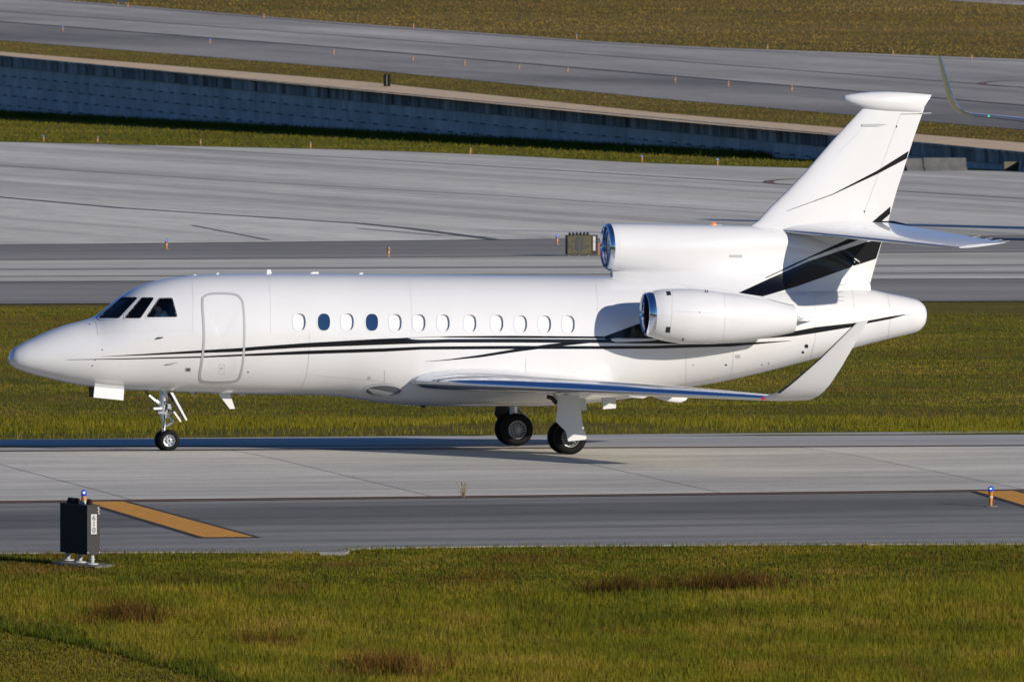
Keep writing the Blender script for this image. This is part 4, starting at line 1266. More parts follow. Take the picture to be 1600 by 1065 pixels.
# ---- side engines
NAC = [(1017.5, 455, 527), (1024, 452.6, 529.4), (1040, 450.2, 533), (1075, 449.4, 537.4), (1105, 451.2, 537.4), (1130, 455, 536), (1152, 457.6, 533.8), (1187, 463.5, 529), (1225, 473, 522.2), (1239.5, 476.3, 519)]
YE = -1.90
nst = np.linspace(1017.5, 1239.5, 30); NA = np.array(NAC)
nyt, nyb = pchip(NA[:, 0], NA[:, 1], nst), pchip(NA[:, 0], NA[:, 2], nst)
def nacelle(sg):
    b = MB(); rings = [ring_at(x, a, c_, YE, None, 56) for x, a, c_ in zip(nst, nyt, nyb)]
    zz = rings[-1]; cc = np.mean(zz, 0)
    rings.append([cc + (p - cc) * .93 for p in zz]); rings.append([cc + (p - cc) * .90 + np.array((-.5, 0, 0)) for p in zz])
    rings = [[p * (1, sg, 1) for p in r] for r in rings]
    b.loft(rings, 0, False); na_ = b.build('engine_nacelle', WHITE, jet, True, 60)
    return na_, cc
nac, ncc = nacelle(1); nac['label'] = 'engine nacelle on the near side with polished intake lip'
NACT = BVHTree.FromPolygons([Vector(v.co) + Vector(ROOT[nac.name]) for v in nac.data.vertices], [tuple(p.vertices) for p in nac.data.polygons])
lip('intake_lip', 1006.8, 1017.6, 455, 527, 459, 520.5, YE, nac)
b = MB(); b.lathe(ncc + np.array((-.45, 0, 0)), (1, 0, 0), [(0, .20), (.3, .16), (.6, .04), (.72, 0)], 24); b.build('exhaust_cone', SEAL, nac, True)
fn_, fc_ = nacelle(-1)
a_ = P(1006.8, 459, YE); b_ = P(1006.8, 520.5, YE)
lip('intake_lip', 1006.8, 1017.6, 455, 527, 459, 520.5, YE, fn_)
for o in list(fn_.children):                                     # the far engine's own lip, duct and fan
    me = o.data
    for v in me.vertices: v.co.y = -v.co.y
b = MB()
for sg in (1, -1):
    q = [foil(P(1030, 492, YE) * (1, sg, 1), P(1262, 501, YE) * (1, sg, 1), (0, 0, 1), .07), foil(P(1020, 490, -.5) * (1, sg, 1), P(1275, 500, -.5) * (1, sg, 1), (0, 0, 1), .07)]
    b = MB(); b.loft(q); b.build('engine_pylon', WHITE, jet, True)
for q in ([(1041, 455.2), (1047.4, 455), (1048.8, 461.2), (1042.2, 461.6)], [(1041.2, 510.2), (1048, 510.6), (1046.4, 519.4), (1040, 519)]):
    patch('vent', q, DARK, nac, .005, tree=NACT)
for pts in ([(1050.5, 451), (1050, 490), (1046, 531)], [(1131.5, 456), (1133, 495), (1130, 534)], [(1051, 486.2), (1133, 489.5)]):
    a = np.array(pts, float); v, f = [], []; t = np.linspace(0, 1, 24); k = np.linspace(0, 1, len(a))
    c2 = np.stack([np.interp(t, k, a[:, 0]), np.interp(t, k, a[:, 1])], 1); d = np.gradient(c2, axis=0); d /= np.linalg.norm(d, axis=1)[:, None]
    for s in (-1, 1):
        for p_ in c2 + s * .25 * np.stack([-d[:, 1], d[:, 0]], 1): v.append(hit(*p_, .003, NACT))
    f = [(i, i + 1, 25 + i, 24 + i) for i in range(23) if all(v[x] is not None for x in (i, i + 1, 25 + i, 24 + i))]
    ob('panel_joint', [x if x is not None else (0, 0, 0) for x in v], f, LINE, nac)
for q in ([(1101, 453.2), (1102.2, 453.2), (1103.4, 457.4), (1102.2, 457.4)], [(1104.2, 453.2), (1105.4, 453.2), (1106.6, 457.4), (1105.4, 457.4)], [(1092.5, 487), (1093.7, 487), (1093.7, 489), (1092.5, 489)], [(1066.5, 528), (1069, 528), (1067.5, 532), (1065.5, 532)]):
    patch('mark', q, DARK, nac, .005, tree=NACT)

# ---- landing gear
def wheel(c_, R, half, name, rimm, slots, parent=jet):
    """tyre and rim at a centre; axle along Y"""
    prof = [(-half * .55, R * .56), (-half * .92, R * .62), (-half, R * .74), (-half * .93, R * .88), (-half * .7, R * .965), (-half * .35, R * .998), (0, R), (half * .35, R * .998), (half * .7, R * .965), (half * .93, R * .88), (half, R * .74), (half * .92, R * .62), (half * .55, R * .56)]
    b = MB(); b.lathe(c_, (0, 1, 0), prof, 40)
    for gx in (-.3, .3):
        b.lathe(c_ + np.array((0, gx * half, 0)), (0, 1, 0), [(-.006, R * .9985), (-.004, R * 1.004), (.004, R * 1.004), (.006, R * .9985)], 40)
    t = b.build(name, RUBBER, parent, True)
    b = MB()
    b.lathe(c_, (0, -1, 0), [(-half * .8, .0), (-half * .8, R * .5), (-half * .6, R * .58), (half * .6, R * .58), (half * .78, R * .56), (half * .72, R * .5), (half * .35, R * .46), (half * .30, R * .26), (half * .62, R * .2), (half * .66, R * .10), (half * .8, R * .09), (half * .8, 0)], 36)
    b.build('rim', rimm, t, True, 30)
    b = MB()
    for k in range(slots):
        q = 2 * math.pi * k / slots; u = np.array((math.cos(q), 0, math.sin(q))); w_ = np.array((-math.sin(q), 0, math.cos(q))); cc = c_ + np.array((0, -half * .36, 0)) + u * R * .385
        b.prism([cc + u * R * .075 * math.cos(s) + w_ * R * .045 * math.sin(s) for s in np.linspace(0, 2 * math.pi, 8, endpoint=False)], (0, -.012, 0))
    b.build('slot', DARK, t)
    return t
# nose gear
nw = P(263.8, 687, -.18); R_ = .217; nz = float(gz(nw[0], 0)) + R_ - .004
for y in (-.18, .18): wheel(np.array((nw[0], y, nz)), R_, .075, 'nose_wheel', ALU, 8)
sx = lambda x, y, Y=0: P(x, y, Y)
b = MB()
top, low = sx(256.5, 606), np.array((nw[0] - .02, 0, nz))
b.tube([sx(257, 604), sx(254.5, 634)], [.085, .085], 16); b.tube([sx(254.6, 632), sx(254.8, 648)], [.11, .10], 16); b.tube([sx(254.8, 646), sx(255, 653)], [.075, .075], 14)
b.tube([sx(255, 650), sx(256, 676), low], [.045, .045, .05], 12); b.tube([low + (0, -.24, 0), low + (0, .24, 0)], .045, 10)
b.tube([sx(246, 629), sx(253, 631)], [.05, .06], 10); b.tube([sx(239.5, 638.5, -.1), sx(253, 638, -.06)], [.035, .04], 10); b.tube([sx(247, 644.5, -.1), sx(258, 645.5, -.1)], [.03, .03], 8)
ng = b.build('nose_gear_strut', ALU, jet, True)
b = MB(); b.tube([sx(226, 609), sx(233, 618.5)], .018, 8); b.build('brace_rod', DARK, ng, True)
b = MB(); b.tube([sx(232.5, 617.5), sx(244, 627.5)], .032, 10); b.tube([sx(243, 626), sx(248, 630)], .05, 10); b.build('drag_brace', ALU, ng, True)
b = MB(); b.tube([sx(259, 647), sx(271, 658.5)], .026, 8); b.tube([sx(271, 658.5), sx(257, 667)], .026, 8); b.tube([sx(259, 652), sx(268, 643)], .02, 8); b.build('torque_link', ALU, ng, True)
b = MB(); b.tube([sx(258, 632, -.1), sx(266, 629, -.1), sx(264, 640, -.08)], .016, 6); b.tube([sx(258, 626, -.1), sx(262, 634, -.14), sx(258, 642, -.1), sx(256, 668, -.06)], .013, 6); b.tube([sx(262, 616, .05), sx(260, 636, .08), sx(264, 642, .02)], .02, 6); b.build('hydraulic_hose', HOSE, ng, True)
b = MB(); b.box(sx(263.5, 634.5, -.09), .035, .04, .05); b.box(sx(266, 637, -.05), .03, .03, .04); b.build('steering_valve', ALU, ng)
def plate(poly, Y, th, name, m, parent=jet, y2=None):
    """flat panel through four pixel corners at lateral position Y (or per-corner)"""
    ys_ = Y if hasattr(Y, '__len__') else [Y] * len(poly)
    b = MB(); b.prism([P(*p, y) for p, y in zip(poly, ys_)], (0, th, 0)); return b.build(name, m, parent)
plate([(266, 613), (270.5, 613), (293, 655.5), (290.5, 657)], (-.22, -.22, -.24, -.24), .02, 'nose_gear_door', WHITE)
plate([(261, 613), (266, 613), (290.5, 656.6), (286.5, 654)], .2, .02, 'nose_gear_door', FAN)
plate([(270.5, 643.5), (273, 642), (284.5, 658), (281.5, 659.2)], -.16, .015, 'nose_gear_door', WHITE)
plate([(147.8, 604), (194, 608), (192.8, 625.2), (146.2, 620.5)], (-.42, -.42, -.47, -.47), .02, 'front_gear_door', WHITE)
plate([(148.2, 597), (193.6, 600.5), (194, 609), (147.8, 605)], -.40, .02, 'gear_door_hinge', SEAL)
plate([(138.6, 604), (150, 605), (150, 620.5), (139.4, 620)], .35, .02, 'front_gear_door', DARK)
# main gear
mw = P(890.3, 682.6, -2.47); RM = .340
for sg in (-1, 1):
    zc_ = float(gz(mw[0], sg * 2.22)) + RM - .005
    for y in (2.22 + .25, 2.22 - .25): wheel(np.array((mw[0], sg * y, zc_)), RM, .105, 'main_wheel', WGREY, 14)
    hub = np.array((mw[0], sg * 2.22, zc_))
    b = MB(); b.tube([hub + (.02, 0, .95), hub + (0, 0, .35), hub], [.085, .085, .06], 14); b.tube([hub + (0, -.3, 0), hub + (0, .3, 0)], .06, 12)
    b.tube([hub + (-.28, 0, .95), hub + (-.03, 0, .36)], .04, 8); b.tube([hub + (.1, 0, .42), hub + (.26, 0, .25), hub + (.06, 0, .02)], .035, 8)
    b.build('main_gear_strut', ALU, jet, True)
Yd = -2.78
b = MB(); dq = [(871.5, 617), (905, 617), (910, 660), (916.5, 683), (915.6, 686.4), (887.8, 689), (884, 673.5), (868.8, 658.5), (871, 640)]
b.prism([P(x, y, Yd) for x, y in dq], (0, .03, 0)); b.build('main_gear_door', WHITE, jet)
b = MB(); b.prism([P(x, y, 2.78 - .0) for x, y in [(775, 634), (796, 634), (797, 654), (780, 655), (772.5, 648)]], (0, .03, 0)); b.build('main_gear_door', DARK, jet)
b = MB(); b.tube([P(855, 619.5, -2.7), P(862, 621, -2.7), P(870, 630, -2.7)], .045, 8); b.build('door_link', DARK, jet, True)
# belly light recess
ov = oval(599, 609.8, 29, 9.2, 44, 2.)
lt = patch('landing_light', ov, mat('lamp_reflector', (.20, .21, .22), .25, .3), jet, .006)
lift_ribbon('rim', ov, 2., WHITE, lt, .010); lift_ribbon('gasket', offset(ov, 1.6), .6, SEAL, lt, .009)
patch('lens', [(574, 606), (590, 608), (618, 614), (604, 618), (585, 616)], mat('lamp_glass', (.5, .5, .5), .3), lt, .009)

# ---- pilot behind the rear cockpit window
pil = bpy.data.meshes.new('person')
j = {'hip': (.12, 0, -.62), 'chest': (.10, 0, -.28), 'neck': (.05, 0, -.12), 'head': (.0, 0, -.01), 'crown': (.01, 0, .09), 'face': (-.07, 0, .0), 'sl': (.09, -.19, -.22), 'el': (-.02, -.24, -.44), 'hl': (-.26, -.15, -.45),
     'sr': (.09, .19, -.22), 'er': (-.02, .24, -.44), 'hr': (-.26, .15, -.45), 'kl': (-.36, -.12, -.60), 'kr': (-.36, .12, -.60), 'fl': (-.46, -.12, -1.0), 'fr': (-.46, .12, -1.0)}
rd_ = {'hip': .15, 'chest': .15, 'neck': .055, 'head': .085, 'crown': .075, 'face': .05, 'sl': .07, 'el': .05, 'hl': .035, 'sr': .07, 'er': .05, 'hr': .035, 'kl': .075, 'kr': .075, 'fl': .05, 'fr': .05}
nm_ = list(j); ed = [('hip', 'chest'), ('chest', 'neck'), ('neck', 'head'), ('head', 'crown'), ('head', 'face'), ('chest', 'sl'), ('sl', 'el'), ('el', 'hl'), ('chest', 'sr'), ('sr', 'er'), ('er', 'hr'), ('hip', 'kl'), ('kl', 'fl'), ('hip', 'kr'), ('kr', 'fr')]
pil.from_pydata([j[k] for k in nm_], [(nm_.index(a), nm_.index(c_)) for a, c_ in ed], [])
pil.materials.append(SKIN)
po = bpy.data.objects.new('person', pil); COL.objects.link(po); po.location = hd.tolist(); ROOT[po.name] = hd
md = po.modifiers.new('skin', 'SKIN'); ly = pil.skin_vertices.new() if not pil.skin_vertices else pil.skin_vertices[0]
for i, k in enumerate(nm_): ly.data[i].radius = (rd_[k], rd_[k]); ly.data[i].use_root = (k == 'hip')
po.modifiers.new('sub', 'SUBSURF').levels = 1
tag(po, 'pilot in a white shirt seated behind the rear cockpit side window', 'person')
b = MB(); b.tube([hd + np.array(q) for q in ((.12, 0, -.66), (.11, 0, -.45), (.10, 0, -.26), (.075, 0, -.16), (.06, 0, -.12))], [.17, .185, .19, .13, .07], 16)
for s in (-1, 1): b.tube([hd + np.array((.09, .15 * s, -.22)), hd + np.array((.03, .23 * s, -.34)), hd + np.array((-.02, .245 * s, -.43))], [.09, .075, .066], 12)
b.build('shirt', SHIRT, po, True, 80)
b = MB(); b.lathe(hd + np.array((.015, 0, .02)), (.35, 0, 1), [(-.02, .10), (.04, .108), (.09, .09), (.13, .05), (.145, 0)], 16); b.build('hair', HAIR, po, True, 80)
# ================================================================== AIRFIELD FURNITURE
# ---- black cabinet with number plate
fl = [G(105.9, 876.6), G(124.9, 880.2), G(143.8, 883.8)]
for f_ in fl: f_[2] = float(turf_z(np.array([f_[0]]), np.array([f_[1]]))[0]) + .05
ax = (fl[2] - fl[0]); ax[2] = 0; LL = np.linalg.norm(ax); ax /= LL; axp = np.array((-ax[1], ax[0], 0))
if axp @ RGT < 0: axp = -axp
cen = (fl[0] + fl[2]) / 2; zb = cen[2]
cab = thing('signal_cabinet', 'black metal cabinet on three white legs with number plate 610, at the lower left', 'cabinet', (cen[0], cen[1], zb))
UZ = np.array((0, 0, 1.))
hl_, th, hh = LL / 2 + .06, .122, .43
bc = cen + UZ * (.16 + hh)
b = MB(); b.box(bc, hl_, th, hh, (ax, axp, UZ)); bx_ = b.build('box', CABINET, cab)
b = MB(); b.box(bc + ax * (hl_ + .004), .004, th * .985, hh * .985, (ax, axp, UZ)); ep = b.build('end_panel', CABEND, cab)
for k in (-1, 1):
    b = MB(); b.lathe(bc + ax * (hl_ + .008) + axp * k * .11 - UZ * .39, ax, [(0, .012), (.008, .012), (.01, 0)], 8); b.build('bolt', GALV, ep)
b = MB(); b.box(bc + UZ * (hh + .008), hl_ + .004, th + .004, .010, (ax, axp, UZ)); b.build('lid', CABEND, cab)
for f_ in fl:
    b = MB(); b.tube([f_, f_ + UZ * .17], .038, 12); b.lathe(f_ + UZ * .075, (0, 0, 1), [(0, .038), (.0, .05), (.03, .05), (.03, .038)], 12); b.lathe(f_, (0, 0, 1), [(0, .115), (.02, .11), (.03, .05)], 14)
    b.build('leg', GALV, cab, True)
for k in (-.62, -.45, -.2, -.05, .62):
    c_ = bc + UZ * (hh + .018) + ax * hl_ * k + axp * (-.03 + .05 * (k > 0))
    b = MB(); b.lathe(c_, (0, 0, 1), [(0, .055), (.05, .055), (.06, .04), (.09, .04), (.10, 0)], 10); b.build('knob', CABINET, cab, True)
pc = bc + ax * (hl_ + .011) + UZ * .11 + axp * .005
b = MB(); b.box(pc, .003, .055, .175, (ax, axp, UZ)); np_ = b.build('number_plate', PLATE, cab)
def lettering(txt, c_, size, right, upv, face, m, parent, name='numeral'):
    cu = bpy.data.curves.new('txt', 'FONT'); cu.body = txt; cu.size = size; cu.align_x = 'CENTER'; cu.align_y = 'CENTER'; cu.extrude = .001; cu.offset = size * .008
    to = bpy.data.objects.new('txt', cu); COL.objects.link(to)
    bpy.context.view_layer.update()
    me = bpy.data.meshes.new_from_object(to.evaluated_get(bpy.context.evaluated_depsgraph_get()))
    vv = [c_ + right * v.co.x + upv * v.co.y + face * (v.co.z + .0015) for v in me.vertices]; ff_ = [tuple(p.vertices) for p in me.polygons]
    bpy.data.objects.remove(to); bpy.data.curves.remove(cu)
    return ob(name, vv, ff_, m, parent)
face = ax; right = axp
for k, ch in enumerate('610'): lettering(ch, pc + face * .004 + UZ * (.108 - .108 * k), .128, right, UZ, face, DARK, np_)
b = MB()
for k in range(4): b.box(bc + ax * (hl_ + .011) + axp * (.095 + .008 * (k % 2)) + UZ * (.40 - .035 * k), .002, .012, .010, (ax, axp, UZ))
b.build('small_tag', PLATE, ep)
# concrete pad under the cabinet
pc4 = [G(76, 877.5), G(108, 872), G(182, 882), G(149, 887.5)]
b = MB(); b.prism([np.array((q[0], q[1], zb - .09)) for q in pc4], (0, 0, .062)); pad = b.build('concrete_pad', CONCRETE, None); tag(pad, 'weathered concrete pad under the black cabinet', 'concrete pad', None, 'thing')
c4 = [G(500, 865.5), G(508, 864), G(546, 862.8), G(540, 865.8)]
b = MB(); b.prism([np.array((q[0], q[1], float(gz(q[0], q[1])) - .1)) for q in c4], (0, 0, .14)); o = b.build('concrete_block', mat('slab_concrete', (.22, .21, .2), .9, noise=(3, .4)), None); tag(o, 'low pale slab at the edge of the verge grass, bottom centre left', 'concrete slab', None, 'thing')

# ---- taxiway edge lights
def edge_light(loc, label, lit=True):
    t = thing('edge_light', label, 'taxiway light', loc, 'edge lights along the paved strips')
    L_ = np.array(loc, float)
    b = MB(); b.lathe(L_, (0, 0, 1), [(0, .13), (.012, .125), (.02, .05)], 16); b.build('base_plate', CONCRETE, t, True)
    b = MB(); b.tube([L_ + UZ * .01, L_ + UZ * .26], .030, 10); b.lathe(L_ + UZ * .12, (0, 0, 1), [(0, .03), (0, .042), (.14, .042), (.17, .055), (.17, .03)], 12); b.build('post', ORANGE, t, True)
    b = MB(); b.tube([L_ + UZ * .17, L_ + UZ * .20], .0435, 12); b.build('reflective_band', PLATE, t, True)
    b = MB(); b.lathe(L_ + UZ * .29, (0, 0, 1), [(0, .05), (.02, .058), (.06, .056), (.09, .042), (.105, .0)], 14); ln = b.build('lens', BLUEL if lit else CLEARL, t, True)
    if not lit: return t
    b = MB(); b.lathe(L_ + UZ * .345 + np.array((-.02, -.052, 0)), (0, -1, 0), [(0, .018), (.008, .012), (.01, 0)], 8); b.build('bulb', BULB, ln, True)
    return t
P0 = G(1548, 791)
el0 = edge_light((P0[0], P0[1], P0[2]), 'blue and orange edge light on the near shoulder by the right orange bar')
LG = [(260, 389.8, 'blue topped edge light on the dark strip above the cockpit'), (607, 402, 'edge light on the dark strip above the middle of the fuselage'), (870.5, 382.5, 'edge light directly left of the olive sign'),
      (68, 221, 'first edge light from the left along the apron edge'), (152.5, 222.5, 'second edge light from the left along the apron edge'), (313, 227, 'third edge light from the left along the apron edge'),
      (485, 232, 'fourth edge light from the left along the apron edge'), (735, 241, 'fifth edge light from the left along the apron edge'), (1003, 253, 'blue edge light on the grass right of the fifth apron light'),
      (1121, 258, 'apron edge light nearest the fin leading edge'), (1437, 267, 'small orange light in front of the low grey barriers')]
LU = [(98, 49.5, 'leftmost blue light along the raised runway shoulder'), (328, 69, 'second blue light from the left on the raised shoulder'), (521, 86, 'raised shoulder light above and left of the black box'), (645, 96, 'raised shoulder light just right of the black box'),
      (726, 103, 'raised shoulder light, second right of the black box'), (811, 109, 'raised shoulder light, third right of the black box'), (887, 114, 'raised shoulder light, fourth right of the black box'),
      (1055, 129, 'blue raised shoulder light, fifth right of the black box'), (1138, 136, 'raised shoulder light, sixth right of the black box'), (1237, 143.5, 'raised shoulder light closest to the fin bullet'),
      (200, 12, 'light beside the dark sign at the top left edge'), (412, 29, 'second light along the far top turf edge from the left'), (646, 45, 'far top edge light above the black box'), (901, 62, 'blue light on the top turf edge above the centre intake'),
      (1199, 78, 'top turf edge light left of the fin bullet'), (1395, 87, 'top turf edge light above the fin bullet'), (1518, 94, 'top turf edge light right of the airliner winglet')]
q = G(607, 402); el1 = edge_light(q, LG[1][2], False); LG.pop(1)
LIT = (260, 870.5, 68, 1003, 1121, 98, 328, 901)
for x, y, lab in LG: q = G(x, y); dup(el0 if x in LIT else el1, (q[0], q[1], float(turf_z(np.array([q[0]]), np.array([q[1]]))[0]) if y < 265 else q[2]), lab)
for x, y, lab in LU: q = U(x, y); dup(el0 if x in LIT else el1, (q[0], q[1], q[2]), lab)
# the light standing on the cabinet
c_ = bc + UZ * (hh + .018) + ax * hl_ * .30
b = MB(); b.tube([c_, c_ + UZ * .06], .05, 10); b.build('socket', GALV, cab, True)
b = MB(); b.tube([c_ + UZ * .05, c_ + UZ * .14], .045, 12); b.build('collar', ORANGE, cab, True)
b = MB(); b.lathe(c_ + UZ * .13, (0, 0, 1), [(0, .04), (.02, .05), (.07, .052), (.11, .04), (.125, 0)], 14); ln = b.build('lens', BLUEL, cab, True)
b = MB(); b.lathe(c_ + UZ * .20 + np.array((-.01, -.05, 0)), (0, -1, 0), [(0, .022), (.01, .014), (.012, 0)], 8); b.build('bulb', BULB, ln, True)

# ---- olive sign beside the centre intake
q0, q1 = G(886, 400), G(924, 400)
sgw = np.linalg.norm(q1 - q0); sc_ = np.linalg.norm(q0 - C) / F
sgn = thing('taxiway_sign', 'olive and black board sign with white number plate, left of the centre intake', 'sign', ((q0[0] + q1[0]) / 2, (q0[1] + q1[1]) / 2, q0[2]))
rr = (q1 - q0) / sgw; rr[2] = 0; rr /= np.linalg.norm(rr); bk = np.array((-rr[1], rr[0], 0.)); tocam = -bk if bk @ FWD > 0 else bk
hS = 30.5 * sc_ / 2; mid = np.array((sgn.location.x, sgn.location.y, sgn.location.z)) + UZ * (hS + .05)
b = MB(); b.box(mid - tocam * .10 + rr * .12, sgw / 2 + .12, .12, hS, (rr, tocam, UZ)); b.build('housing', CABEND, sgn)
b = MB(); b.box(mid + tocam * .025, sgw / 2 - .02, .006, hS - .03, (rr, tocam, UZ)); fcx = b.build('face', OLIVE, sgn)
b = MB()
for dx, dz, a_, c2 in ((0, 0, .085, .26), (-.11, .02, .03, .22), (.11, .02, .03, .2), (-.30, -.05, .05, .03), (.30, -.05, .05, .03), (-.22, .16, .03, .05), (.22, -.05, .03, .04), (-.22, -.15, .03, .05), (.02, .27, .13, .02)):
    b.box(mid + tocam * .035 + rr * dx * sgw / .8 + UZ * dz, a_, .004, c2, (rr, tocam, UZ))
b.build('symbol', DARK, fcx)
e_ = mid + rr * (sgw / 2 + .10)
b = MB(); b.box(e_ + tocam * .03 + UZ * .22, .045, .006, .09, (rr, tocam, UZ)); b.box(e_ + tocam * .03 - UZ * .05, .045, .006, .16, (rr, tocam, UZ)); pp = b.build('number_plate', PLATE, sgn)
b = MB()
for dz in (.05, -.05, -.15):
    b.box(e_ + tocam * .037 + UZ * dz, .022, .002, .035, (rr, tocam, UZ))
b.build('numeral', SEAL, pp)
for k in range(6):
    c_ = mid + UZ * hS + rr * (-.62 + .25 * k) * sgw / 1.7 - tocam * .08
    b = MB(); b.lathe(c_, (0, 0, 1), [(0, .05), (.06, .05), (.09, .03), (.1, 0)], 10); b.build('cap', CABINET, sgn, True)
for k in (-.8, 0, .8):
    b = MB(); b.tube([mid + rr * k * sgw / 2 - UZ * (hS + .06) - tocam * .1, mid + rr * k * sgw / 2 - UZ * (hS - .02) - tocam * .1], .04, 8); b.build('leg', GALV, sgn, True)
b = MB(); q = G(936, 398); 
b.box(q + UZ * .22 + tocam * .0, .10, .05, .22, (rr, tocam, UZ)); o = b.build('marker_board', mat('red_brown_paint', (.32, .10, .05), .7), None); tag(o, 'small red brown board at the right end of the olive sign', 'marker board')

# ---- things by the foot of the wall at the right
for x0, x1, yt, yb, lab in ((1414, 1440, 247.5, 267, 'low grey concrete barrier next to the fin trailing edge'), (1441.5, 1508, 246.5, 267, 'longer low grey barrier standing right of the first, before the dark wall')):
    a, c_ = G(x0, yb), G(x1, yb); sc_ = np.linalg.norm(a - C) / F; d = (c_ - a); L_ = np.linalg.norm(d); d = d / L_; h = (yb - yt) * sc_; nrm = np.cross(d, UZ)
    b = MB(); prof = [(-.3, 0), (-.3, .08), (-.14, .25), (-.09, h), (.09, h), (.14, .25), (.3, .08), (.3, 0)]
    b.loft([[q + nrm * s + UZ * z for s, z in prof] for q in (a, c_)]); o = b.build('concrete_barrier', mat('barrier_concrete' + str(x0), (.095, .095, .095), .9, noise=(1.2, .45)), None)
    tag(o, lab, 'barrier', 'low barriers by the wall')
a, c_ = G(1567, 267.5), G(1592, 267.5); sc_ = np.linalg.norm(a - C) / F; d = (c_ - a) / np.linalg.norm(c_ - a)
t = thing('taxiway_sign', 'small olive board sign at the foot of the wall by the right edge', 'sign', (a + c_) / 2)
b = MB(); b.box((a + c_) / 2 + UZ * 7.6 * sc_, 12.4 * sc_, .08, 7.2 * sc_, (d, np.cross(UZ, d), UZ)); b.build('board', OLIVE, t)
for k in (-.7, .7): b = MB(); b.tube([(a + c_) / 2 + d * k * 12 * sc_ - UZ * .05, (a + c_) / 2 + d * k * 12 * sc_ + UZ * .1], .04, 8); b.build('leg', GALV, t)
q = G(1595.5, 267); b = MB(); b.tube([q, q + UZ * 14.5 * sc_], 2. * sc_, 12); b.lathe(q + UZ * 14.5 * sc_, (0, 0, 1), [(0, 2 * sc_), (.03, 1.6 * sc_), (.05, 0)], 12); o = b.build('marker_post', PLATE, None, True); tag(o, 'short white marker post beside the small olive sign at the right edge', 'post')
# ---- black box on the plateau, dark sign at the top edge
q = U(604.5, 135.5); sc_ = np.linalg.norm(q - C) / F
t = thing('equipment_box', 'small black equipment box on the turf above the retaining wall', 'equipment box', q)
b = MB(); b.box(q + UZ * 9.6 * sc_, 5.3 * sc_, .12, 9.2 * sc_, (RGT, np.array((-RGT[1], RGT[0], 0)), UZ)); b.build('box', CABINET, t)
b = MB(); b.box(q + UZ * 19 * sc_, 5.8 * sc_, .15, .4 * sc_, (RGT, np.array((-RGT[1], RGT[0], 0)), UZ)); b.build('lid', CABEND, t)
b = MB(); b.box(q + UZ * 9.6 * sc_ - np.array((-RGT[1], RGT[0], 0)) * .13, .3 * sc_, .01, 8.4 * sc_, (RGT, np.array((-RGT[1], RGT[0], 0)), UZ)); b.build('seam', SEAL, t)
q = U(190, 5.5); sc_ = np.linalg.norm(q - C) / F
t = thing('taxiway_sign', 'dark board sign cut by the top edge of the picture at upper left', 'sign', q)
b = MB(); b.box(q + UZ * 8 * sc_, 9.5 * sc_, .1, 6.5 * sc_, (RGT, np.array((-RGT[1], RGT[0], 0)), UZ)); b.build('board', mat('dark_blue_grey', (.05, .055, .065), .6), t)
for k in (-6, 6): b = MB(); b.tube([q + RGT * k * sc_ - UZ * .05, q + RGT * k * sc_ + UZ * 2 * sc_], .05, 8); b.build('leg', GALV, t)
# ---- dry weed in the joint of the taxiway
q = G(724, 777.5); b = MB(); b2 = MB()
for k in range(26):
    a = rnd.uniform(0, 6.28); r = rnd.uniform(.02, .14); h = rnd.uniform(.12, .30)
    e = q + np.array((math.cos(a) * r, math.sin(a) * r, h)); b.tube([q + np.array((math.cos(a) * .02, math.sin(a) * .02, 0)), (q + e) / 2 + np.array((0, 0, .03)), e], [.004, .003, .002], 4)
    if h > .2: b2.lathe(e, (0, 0, 1), [(-.012, 0), (0, .012), (.012, 0)], 5)
w_ = b.build('dry_weed', mat('dry_stem', (.30, .22, .10), .9), None); tag(w_, 'small dry weed growing from the taxiway joint below the wing', 'weed', None, 'thing')
ROOT[w_.name] = np.zeros(3); b2.build('seed_head', mat('seed_brown', (.10, .07, .04), .9), w_)

# ---- airliner: starboard wing and winglet reach into the picture, the rest stands off to the right
AD = 500.
ALG = mat('airliner_skin', (.55, .57, .58), .35, .2); ALY = mat('winglet_gold', (.80, .62, .14), .45, coat=.3); ALM = mat('airliner_edge_metal', (.7, .72, .75), .25, .9)
FH = np.array((FWD[0], FWD[1], 0.)); FH /= np.linalg.norm(FH); RH = RGT
def AP(px, py, dd=0.):
    d = ray(px, py); return C + d * ((AD + dd) / (d @ FH))
zb_ = float(gz(*AP(1500, 178)[:2]))
tipq = AP(1520, 179.2)
air = thing('airliner', 'airliner mostly beyond the right edge, only its upturned gold winglet and wingtip showing', 'airliner', (tipq[0] + RH[0] * 19, tipq[1] + RH[1] * 19, zb_))
ws = []
for s, ch_ in ((0, 1.6), (1.1, 1.75), (6, 3.0), (11, 4.4), (17, 6.4)):
    le = tipq + RH * s - FH * .50 * s + UZ * (-.075 * s - .02 * s)
    le[2] = tipq[2] - .10 * s
    ws.append((le, le + FH * ch_ + UZ * -.05, (0, 0, 1), .11))
aw = foil_mesh('wing', ws, ALG, air); foil_mesh('leading_edge', ws, ALM, aw, .06, .004)
wlp = [((1520, 179.2), 0, 1.6, (0, 0, 1)), ((1508, 175.5), .15, 1.5, (.3, 0, 1)), ((1497, 166), .32, 1.38, (1, 0, 1)), ((1489, 150), .55, 1.2, (2.5, 0, 1)), ((1480, 120), 1.0, .95, (5, 0, 1)), ((1470, 88), 1.5, .62, (5, 0, 1))]
wls = []
for (x, y), dd, ch_, u in wlp:
    a = AP(x, y, dd); wls.append((a, a + FH * ch_ * .95 - RH * .19 * ch_, u[0] * RH + u[2] * UZ, .09))
wi_ = foil_mesh('winglet', wls, ALY, aw); foil_mesh('winglet_edge', wls, ALM, aw, .05, .003)
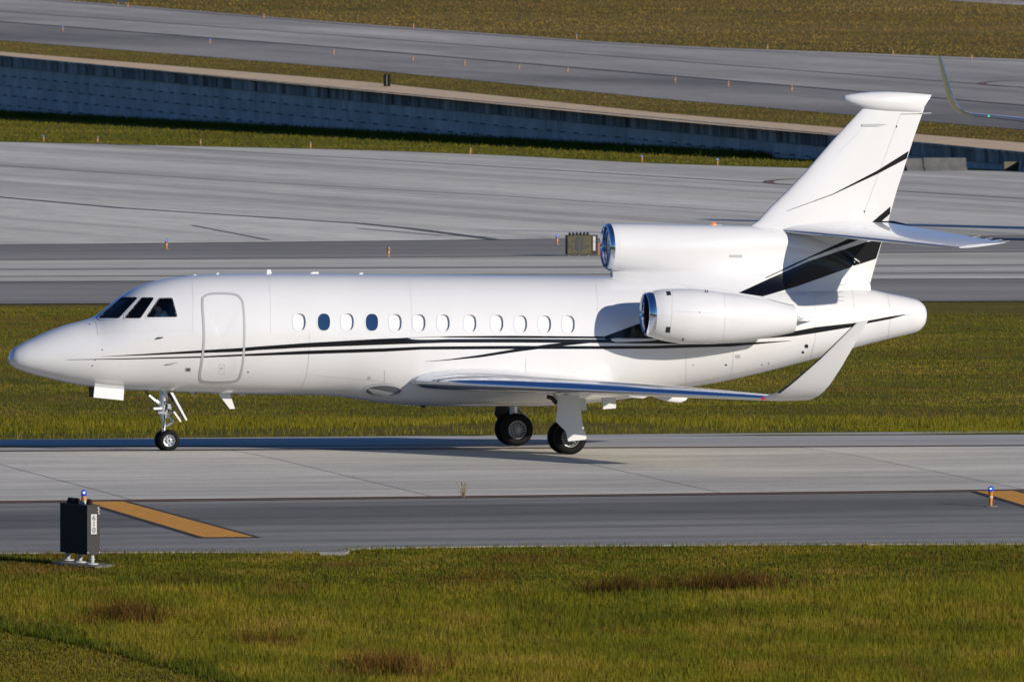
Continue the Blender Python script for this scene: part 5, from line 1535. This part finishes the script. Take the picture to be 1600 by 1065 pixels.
q = AP(1545, 181.6, -.75); b = MB(); b.lathe(q, -FH, [(-.06, .04), (0, .04), (.03, .03), (.05, 0)], 12); b.build('navigation_light', GREENL, aw, True)
q = ws[0][0] + RH * 17 + UZ * 0; ctr = tipq + RH * 19; ctr[2] = zb_ + 3.6
b = MB(); rings = []
for d, r, dz in ((-19, .05, -.5), (-18.7, .5, -.45), (-17.5, 1.15, -.2), (-15, 1.75, 0), (-12, 1.95, 0), (8, 1.95, 0), (13, 1.5, .5), (17, .8, 1.1), (18.5, .3, 1.4)):
    rings.append([ctr + FH * d + UZ * dz + r * (math.cos(t) * RH + math.sin(t) * UZ) for t in np.linspace(0, 2 * math.pi, 28, endpoint=False)])
b.loft(rings); b.build('fuselage', WHITE, air, True)
foil_mesh('fin', [(ctr + FH * 10 + UZ * 1.6, ctr + FH * 16.5 + UZ * 1.9, RH, .1), (ctr + FH * 15.5 + UZ * 7.6, ctr + FH * 18 + UZ * 7.6, RH, .1)], ALY, air)
foil_mesh('tailplane', [(ctr + FH * 13.5 + UZ * 1.1, ctr + FH * 17 + UZ * 1.1, (0, 0, 1), .1), (ctr + FH * 16.5 - RH * 6 + UZ * 1.5, ctr + FH * 18 - RH * 6 + UZ * 1.5, (0, 0, 1), .1)], ALG, air)
ec = ctr - RH * 5.2 - FH * 6 + UZ * -1.35
b = MB(); b.lathe(ec, FH, [(.3, .6), (-.1, .78), (0, .9), (.8, 1.0), (2.2, .92), (3.4, .6), (3.4, .5)], 28); en = b.build('engine', WHITE, air, True)
b = MB(); b.lathe(ec + FH * .3, FH, [(0, 0), (0, .62)], 24); b.build('fan', FAN, en)
for dx, dy in ((-2.6, 1.5), (2.6, 1.5), (0, -13)):
    q = ctr + RH * dx + FH * dy; q[2] = zb_ + .5; b = MB(); b.lathe(q - RH * .18, RH, [(0, .28), (0, .45), (.05, .5), (.31, .5), (.36, .45), (.36, .28)], 20); b.tube([q, q + UZ * 1.8], .12, 8); b.build('landing_gear', RUBBER, air, True)
